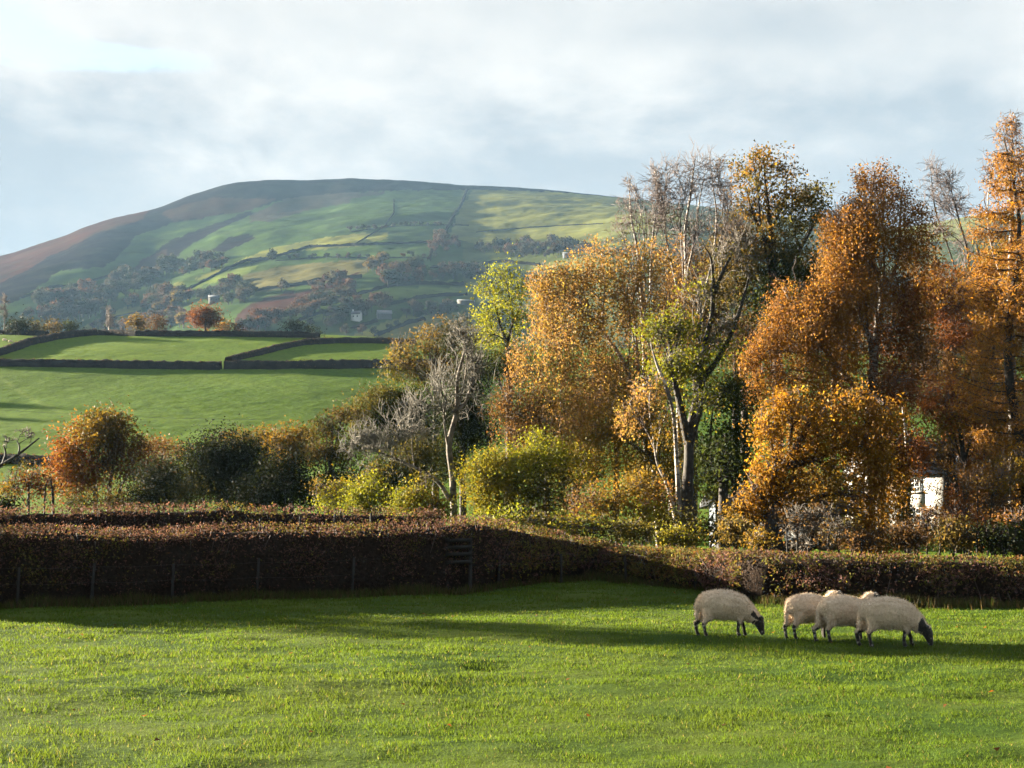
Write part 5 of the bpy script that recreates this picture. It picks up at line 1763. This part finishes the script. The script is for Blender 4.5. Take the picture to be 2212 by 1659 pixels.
# ================================================================== FAR HILL: hedges, trees, farms
for lb, pp in [
    ('lower long hedge line across the middle of the hill', c2([(0, 560), (170, 515), (330, 470), (600, 460), (1000, 445)])),
    ('dotted hedge line below the first on the hill', c2([(140, 548), (400, 525), (640, 530), (1000, 530)])),
    ('wall line climbing the hill in the centre', c2([(570, 460), (660, 405), (740, 360), (795, 280), (795, 205)])),
    ('dark dividing line between shaded and yellow pasture on the hill', c2([(990, 545), (1010, 480), (1080, 390), (1130, 290), (1170, 235), (1200, 150)])),
    ('upper hedge line with tiny bushes near the hill centre', c2([(560, 385), (740, 360), (870, 350), (1080, 347), (1210, 350)])),
    ('thin line across the yellow pasture on the hill', c2([(1250, 387), (1500, 365), (1700, 352), (1950, 340)])),
    ('hedge above the rusty bracken bank on the hill', c2([(40, 712), (300, 670), (450, 640), (620, 640)])),
    ('dark hedge bank below the copse on the hill', c2([(590, 735), (680, 712), (750, 690), (950, 672), (1180, 682)])),
    ('hedge curving right above the farm on the hill', c2([(770, 790), (880, 765), (1000, 745), (1200, 735)])),
    ('hedge line beneath the long wood on the hill', c2([(1000, 585), (1150, 578), (1400, 552), (1600, 572)])),
    ('short slanting hedge low on the hill right of the barn', c2([(700, 962), (800, 920), (870, 895), (960, 872)])),
    ('short hedge below the white cottage on the hill', c2([(565, 922), (640, 900), (700, 882)])),
    ('hedge slanting up through the left fields of the hill', c1([(1180, 890), (1320, 815), (1460, 745), (1560, 702), (1740, 692)])),
    ('short hedge beside the tan field on the hill', c1([(1660, 882), (1820, 868), (2010, 842)])),
    ('thin hedge low on the left of the hill', c1([(620, 1092), (760, 1050), (890, 1022)])),
    ('hedge at the foot of the heather on the hill', c1([(130, 940), (320, 872), (480, 862), (640, 815), (760, 782)])),
    ('hedge from the white cottage up to the wood on the hill', c2([(270, 880), (340, 850), (430, 828)])),
]:
    dens = []
    for (a, b) in zip(pp[:-1], pp[1:]):
        for t_ in np.linspace(0, 1, 6, endpoint=False):
            dens.append(hill_at(a[0] + (b[0] - a[0]) * t_, a[1] + (b[1] - a[1]) * t_))
    dens.append(hill_at(*pp[-1]))
    big = 0.42 if 'thin' in lb or 'wall' in lb or 'upper' in lb or 'first' in lb else 1.0
    far_hedge('hedge', lb, dens, 2.3 * big, 2.8 * big, 0, group='field hedges on the far hill', mat=M_HILLHEDGE, jit=0.8, per=3.0)

# tree prototypes for the far hill
PROTO = {}


def hill_proto(pal, seed, tall):
    rng = np.random.default_rng(seed)
    tb = Tubes()
    tb.add([(0, 0, -0.15), (0, 0, .25), (0, 0, .6)], [.035, .03, .012], 4)
    C, CC = [], []
    nl = 7
    for k in range(nl):
        a = rng.uniform(0, 6.28)
        c = np.array([math.cos(a) * .24, math.sin(a) * .24, rng.uniform(.36, .74)]) if k else np.array([0, 0, .70])
        r = rng.uniform(.17, .27)
        n_ = 46
        u_ = rng.normal(size=(n_, 3))
        u_ /= np.linalg.norm(u_, axis=1)[:, None]
        C.append(c + u_ * r * (rng.random(n_) ** .4)[:, None] * np.array([1, 1, .85 * tall]))
        CC.append(np.repeat(pick_palette(PAL[pal], 1), n_, 0) * rng.uniform(.75, 1.2, (n_, 1)))
    C, CC = np.concatenate(C), np.concatenate(CC)
    V, Q, cc_ = leaf_quads(C, 0.135 * rng.uniform(.7, 1.3, len(C)), CC, asp=.75)
    Vt, Qt = np.concatenate(tb.V), np.concatenate(tb.Q)
    o = mesh_np('hill_tree', np.concatenate([Vt, V]), Qt, Q + len(Vt), M_DULL, np.concatenate([np.full((len(Vt), 3), 0.05), cc_]))
    me = o.data
    bpy.data.objects.remove(o)
    return me


PAL['hillgrey'] = [((0.062, 0.050, 0.040), 3), ((0.048, 0.046, 0.030), 2)]
PAL['hillgreen'] = [((0.024, 0.032, 0.016), 3), ((0.034, 0.038, 0.018), 2)]
PAL['hillrust'] = [((0.095, 0.046, 0.024), 3), ((0.078, 0.045, 0.026), 2)]
PAL['hillgold'] = [((0.16, 0.11, 0.028), 3), ((0.12, 0.095, 0.026), 2)]
KINDS_ = {'g': ('hillgrey', 'bare grey brown tree on the far hill'), 'd': ('hillgreen', 'dark green round tree on the far hill'), 'r': ('hillrust', 'russet brown tree on the far hill'), 'y': ('hillgold', 'pale golden tree on the far hill')}
GRPS = {'g': 'grey brown trees on the far hill', 'd': 'dark green trees on the far hill', 'r': 'russet trees on the far hill', 'y': 'golden trees on the far hill'}
for k, (pl, _l) in KINDS_.items():
    PROTO[k] = [hill_proto(pl, 100 + i, 1.0 + 0.15 * (i % 3)) for i in range(3)]


REQ = []


def hill_tree(px, py, hpx, k, area='open slope'):
    REQ.append((px, py, hpx, k, area))


def plant_hill_trees(limit=292):
    REQ.sort(key=lambda r: -r[2])
    names = {'g': 'bare grey brown tree', 'd': 'dark green round tree', 'r': 'russet brown tree', 'y': 'pale golden tree'}
    SV, SQ, ST, SCc, n_ = [], [], [], [], 0
    clear = [(770, 692), (830, 688), (462, 655), (1006, 658), (1224, 556)]
    REQ[:] = [r for r in REQ if not any(abs(r[0] - hx) < 15 + r[2] * .5 and -5 < r[1] - hy < 26 for hx, hy in clear)]
    for i_, (px, py, hpx, k, area) in enumerate(REQ):
        p = hill_at(px, py)
        h = 1.7 * hpx / FPX * p[1]
        me_ = PROTO[k][RNG.integers(3)]
        s_ = RNG.uniform(.9, 1.15)
        sc3 = np.array([h * s_ * RNG.uniform(.9, 1.25), h * s_ * RNG.uniform(.9, 1.25), h * s_])
        rot = RNG.uniform(0, 6.28)
        loc = p - np.array([0, 0, 0.04 * h])
        if i_ < limit:
            o = bpy.data.objects.new('hill_tree', me_)
            COL.objects.link(o)
            o.location, o.scale, o.rotation_euler = loc, sc3, (0, 0, rot)
            tag(o, names[k] + ' on the far hill, ' + area, 'tree', names[k] + 's ' + area)
        else:
            co = np.empty(len(me_.vertices) * 3, np.float32)
            me_.vertices.foreach_get('co', co)
            co = co.reshape(-1, 3) * sc3
            c_, s2 = math.cos(rot), math.sin(rot)
            co = np.stack([co[:, 0] * c_ - co[:, 1] * s2, co[:, 0] * s2 + co[:, 1] * c_, co[:, 2]], -1) + loc
            cl = np.empty(len(me_.vertices) * 4, np.float32)
            me_.attributes['Col'].data.foreach_get('color', cl)
            li = np.empty(len(me_.loops), np.int32)
            me_.loops.foreach_get('vertex_index', li)
            tot = np.empty(len(me_.polygons), np.int32)
            me_.polygons.foreach_get('loop_total', tot)
            nq = int((tot == 4).sum())
            SQ.append(li[:nq * 4].reshape(-1, 4) + n_)
            ST.append(li[nq * 4:].reshape(-1, 3) + n_)
            SV.append(co)
            SCc.append(cl.reshape(-1, 4)[:, :3] / ALB)
            n_ += len(co)
    o = mesh_np('woodland', np.concatenate(SV), np.concatenate(SQ), np.concatenate(ST), M_DULL, np.concatenate(SCc))
    tag(o, kind='stuff')


def scatter(poly, n_, hmin, hmax, kinds, area='open slope'):
    poly = np.array(poly)
    lo, hi = poly.min(0), poly.max(0)
    c = 0
    while c < n_:
        q = RNG.uniform(lo, hi)
        if inside(np.array([q[0]]), np.array([q[1]]), [tuple(v) for v in poly])[0]:
            hill_tree(q[0], q[1], RNG.uniform(hmin, hmax), kinds[RNG.integers(len(kinds))], area)
            c += 1


scatter(c1([(150, 1080), (300, 960), (480, 920), (680, 930), (700, 1000), (560, 1080), (470, 1120), (300, 1120)]), 78, 15, 26, 'ggddr', 'in the wood at the lower left')
scatter(c1([(640, 900), (760, 800), (960, 790), (1080, 730), (1100, 790), (960, 860), (860, 900), (720, 960)]), 46, 14, 24, 'gdgd', 'in the belt below the heather')
scatter(c1([(1080, 790), (1200, 730), (1420, 690), (1440, 740), (1300, 780), (1150, 800)]), 28, 12, 20, 'gdr', 'along the hedge below the left fields')
scatter(c1([(780, 1010), (960, 930), (1150, 920), (1220, 960), (1150, 1010), (950, 1040)]), 46, 13, 22, 'ggdryy', 'around the pale stone farmhouse')
scatter(c1([(500, 1150), (700, 1110), (1000, 1060), (1250, 1060), (1250, 1120), (900, 1160), (600, 1165)]), 36, 12, 20, 'rgry', 'at the foot of the hill')
scatter(c1([(1240, 950), (1400, 880), (1640, 900), (1640, 960), (1450, 990)]), 32, 12, 20, 'gdg', 'in the strip above the farmhouse')
scatter(c1([(1480, 1150), (1650, 1080), (1950, 1010), (2100, 930), (2212, 900), (2212, 960), (2000, 1060), (1800, 1120), (1600, 1160)]), 59, 13, 24, 'rrgd', 'beside the rusty bracken bank')
scatter(c1([(1950, 1120), (2060, 1050), (2212, 1030), (2212, 1100), (2050, 1130)]), 17, 10, 15, 'dg', 'in the lane by the white cottage')
scatter(c1([(1340, 900), (1500, 820), (1520, 850), (1400, 920)]), 17, 9, 14, 'gr', 'by the tan field')
scatter(c2([(740, 660), (850, 600), (940, 600), (940, 680), (760, 700)]), 27, 14, 26, 'rgd', 'in the copse in the middle')
scatter(c2([(930, 640), (1080, 600), (1300, 590), (1300, 650), (1000, 660)]), 41, 10, 18, 'grgd', 'in the long wood right of the copse')
scatter(c2([(640, 590), (740, 545), (740, 575), (650, 610)]), 11, 12, 20, 'gyg', 'on the slope above the copse')
scatter(c2([(990, 500), (1040, 410), (1150, 440), (1150, 480), (1010, 520)]), 27, 9, 16, 'rgr', 'at the foot of the dividing line')
scatter(c2([(1180, 500), (1400, 470), (1850, 460), (1900, 520), (1500, 545), (1250, 500)]), 49, 9, 20, 'gdgr', 'in the scrub at the right')
scatter(c2([(480, 850), (560, 780), (700, 770), (760, 800), (700, 870), (560, 900)]), 27, 12, 20, 'rgd', 'behind the white cottage')
scatter(c2([(250, 770), (460, 640), (520, 660), (420, 800), (300, 830)]), 32, 11, 18, 'rrg', 'on the rusty bracken bank')
scatter(c2([(860, 860), (950, 820), (1060, 800), (1170, 800), (1100, 850), (960, 870)]), 20, 10, 17, 'gd', 'near the long barn')
for k in range(18):
    t_ = (k + RNG.uniform(-.3, .3)) / 17
    x_, y_ = 560 + t_ * 560, 384 - 30 * min(t_ * 2, 1) + RNG.uniform(-3, 6)
    hill_tree(x_ * 0.3906 + 540, y_ * 0.3906 + 351, RNG.uniform(5, 9), 'dgg'[RNG.integers(3)], 'in the upper hedge line')
for k in range(16):
    t_ = (k + RNG.uniform(-.4, .4)) / 15
    hill_tree((140 + t_ * 860) * 0.3906 + 540, (540 - 12 * t_) * 0.3906 + 351, RNG.uniform(6, 11), 'dgdr'[RNG.integers(4)], 'in the dotted hedge line')
for px, py, h, k in [(c1([(1720, 700)])[0] + (16, 'd')), (c2([(905, 850)])[0] + (26, 'g')), (c2([(755, 790)])[0] + (18, 'r')), (c2([(620, 955)])[0] + (17, 'r')), (c2([(530, 955)])[0] + (18, 'g')), (c2([(690, 955)])[0] + (14, 'd')),
                     (c2([(765, 935)])[0] + (12, 'd')), (c2([(815, 912)])[0] + (10, 'd')), (c2([(175, 715)])[0] + (22, 'g')), (c1([(690, 1090)])[0] + (24, 'g')), (c1([(1150, 975)])[0] + (12, 'y')), (c1([(1100, 1005)])[0] + (14, 'y')),
                     (c1([(1160, 1130)])[0] + (22, 'y')), (c1([(1060, 950)])[0] + (26, 'r')), (c2([(380, 800)])[0] + (22, 'r')), (c2([(240, 830)])[0] + (18, 'r'))]:
    hill_tree(px, py, h, k, 'standing alone')
plant_hill_trees()

M_FARWHITE = simple_mat('bright_limewash', (0.95, 0.93, 0.88), (1.0, 0.98, 0.95), 1.0)
p = hill_at(770, 692)
small_house('farmhouse', 'tiny white cottage with chimney low on the far hill', p, 6.6, 5.0, 4.2, 2.2, -0.25, M_FARWHITE, M_SLATE, True, 2)
p = hill_at(830, 688)
small_house('barn', 'grey roofed barn right of the tiny white cottage', p, 10.0, 7.0, 3.0, 2.6, 0.2, M_SLATE, simple_mat('pale_sheet_roof', (0.20, 0.21, 0.23), (0.27, 0.28, 0.30), 1.0), False, 0, 'barn')
p = hill_at(1006, 658)
M_PALEROOF = simple_mat('white_sheet_roof', (0.11, 0.115, 0.12), (0.15, 0.155, 0.16), 1.0)
small_house('barn', 'long barn with white roof behind the yellow green ash tree', p, 12.5, 6.0, 2.6, 0.8, 0.05, M_DARKWOOD, M_PALEROOF, False, 0, 'barn')
p = hill_at(462, 655)
small_house('farmhouse', 'pale stone farmhouse among trees on the left of the hill', p, 9.0, 6.0, 4.2, 2.4, 0.15, simple_mat('pale_stone', (0.12, 0.115, 0.11), (0.17, 0.165, 0.155), 1.0), simple_mat('blue_slate', (0.12, 0.13, 0.15), (0.16, 0.17, 0.19), 1.0), True, 2)
p = hill_at(1224, 556)
small_house('farmhouse', 'small white farm building at the right of the hill above the birch', p, 6.0, 5.0, 2.6, 1.4, 0.05, M_PALEWALL, M_SLATE, False, 1)

# ================================================================== GRASS
NB = 450000
Yb = 11.5 * (50 / 11.5) ** RNG.random(NB) ** 0.85
ub = RNG.uniform(-0.38, 0.38, NB)
xb = ub * (Yb + 5.5) / 0.38 * 0.36
tuft = fbm(xb / 0.55, Yb / 0.55, 3, 101)
patch = fbm(xb / 2.6, Yb / 2.2, 3, 102)
zb = zfield(xb, Yb)
keep = RNG.random(NB) < 0.35 + 0.65 * np.clip(tuft * 1.4 + 0.6, 0, 1)
xb, Yb, zb, tuft, patch = xb[keep], Yb[keep], zb[keep], tuft[keep], patch[keep]
n_ = len(xb)
wsc = np.maximum(1.0, Yb / 14.0)
hb_ = RNG.uniform(0.022, 0.050, n_) * (1 + 0.55 * np.clip(tuft, -0.5, 1)) * (1 + 0.3 * np.clip(patch, -.6, 1)) * np.minimum(wsc, 1.5) ** 0.5
wd = RNG.uniform(0.003, 0.006, n_) * wsc
th_ = RNG.uniform(0, 2 * math.pi, n_)
side = np.stack([np.cos(th_), np.sin(th_), np.zeros(n_)], -1)
la = RNG.uniform(0, 2 * math.pi, n_)
ln_ = RNG.uniform(0.2, 1.0, n_) * hb_
tip = np.stack([np.cos(la) * ln_, np.sin(la) * ln_, hb_], -1)
B0 = np.stack([xb, Yb, zb - 0.008], -1)
Vg = np.stack([B0 - side * wd[:, None], B0 + side * wd[:, None], B0 + tip], 1).reshape(-1, 3)
c0 = np.array([0.118, 0.202, 0.019])
c1_ = np.array([0.150, 0.222, 0.026])
dry = np.array([0.34, 0.30, 0.10])
f_ = np.clip(0.45 + 0.9 * patch + RNG.normal(size=n_) * 0.22, 0, 1)[:, None]
gc = c0 * (1 - f_) + c1_ * f_
isd = RNG.random(n_) < 0.035
gc[isd] = dry
gc *= RNG.uniform(0.7, 1.2, (n_, 1))
# rough tall grass along the foot of the hedges
hp = np.array([(-420, 33.0), (300, 36.4), (900, 39.4), (1010, 40.1), (1180, 44.5), (1290, 45.6), (1450, 42.6), (1560, 39.6), (1650, 36.6), (1850, 35.8), (2100, 35.4), (2500, 34.8)])
nr_ = 26000
tp_ = RNG.random(nr_)
pxr = np.interp(tp_, np.linspace(0, 1, 200), np.interp(np.linspace(0, 1, 200), [0, 1], [-420, 2500]))
Yr = np.interp(pxr, hp[:, 0], hp[:, 1]) - np.abs(RNG.normal(size=nr_)) * 0.35 + 0.12
xr = (pxr - CX) / FPX * Yr
hr = RNG.uniform(0.06, 0.30, nr_) * (0.6 + 0.6 * np.clip(fbm(xr / 0.8, Yr / 0.8, 2, 55) + 0.4, 0, 1.4))
thr = RNG.uniform(0, 6.283, nr_)
sr = np.stack([np.cos(thr), np.sin(thr), thr * 0], -1) * 0.012
br = np.stack([xr, Yr, zfield(xr, Yr) - 0.01], -1)
tr_ = br + np.stack([RNG.normal(size=nr_) * 0.3 * hr, RNG.normal(size=nr_) * 0.3 * hr, hr], -1)
Vg = np.concatenate([Vg, np.stack([br - sr, br + sr, tr_], 1).reshape(-1, 3)])
rcol = np.where((RNG.random(nr_) < 0.55)[:, None], np.array([0.15, 0.11, 0.05]), np.array([0.09, 0.13, 0.025])) * RNG.uniform(0.6, 1.2, (nr_, 1))
gc = np.concatenate([gc, rcol])
n_ = n_ + nr_
gr = mesh_np('grass', Vg, None, np.arange(n_ * 3).reshape(-1, 3), M_GRASS, np.repeat(gc, 3, 0))
tag(gr, kind='stuff')

# fallen leaves
n_ = 90
Yl = RNG.uniform(13, 40, n_)
xl = RNG.uniform(-.34, .34, n_) * Yl
C = np.stack([xl, Yl, zfield(xl, Yl) + 0.04], -1)
V, Q, cc_ = leaf_quads(C, RNG.uniform(0.04, 0.08, n_), pick_palette(PAL['rust'], n_), up=1.0, asp=.8)
fl = mesh_np('fallen_leaves', V, Q, None, M_LEAF, cc_)
tag(fl, kind='stuff')

# leaves and twigs are too many and too small to be picked apart: each such part is marked as a mass
for o in bpy.data.objects:
    if o.parent is not None and o.name.split('.')[0] in ('crown', 'twigs', 'foliage', 'stems', 'fleece'):
        o['kind'] = 'stuff'
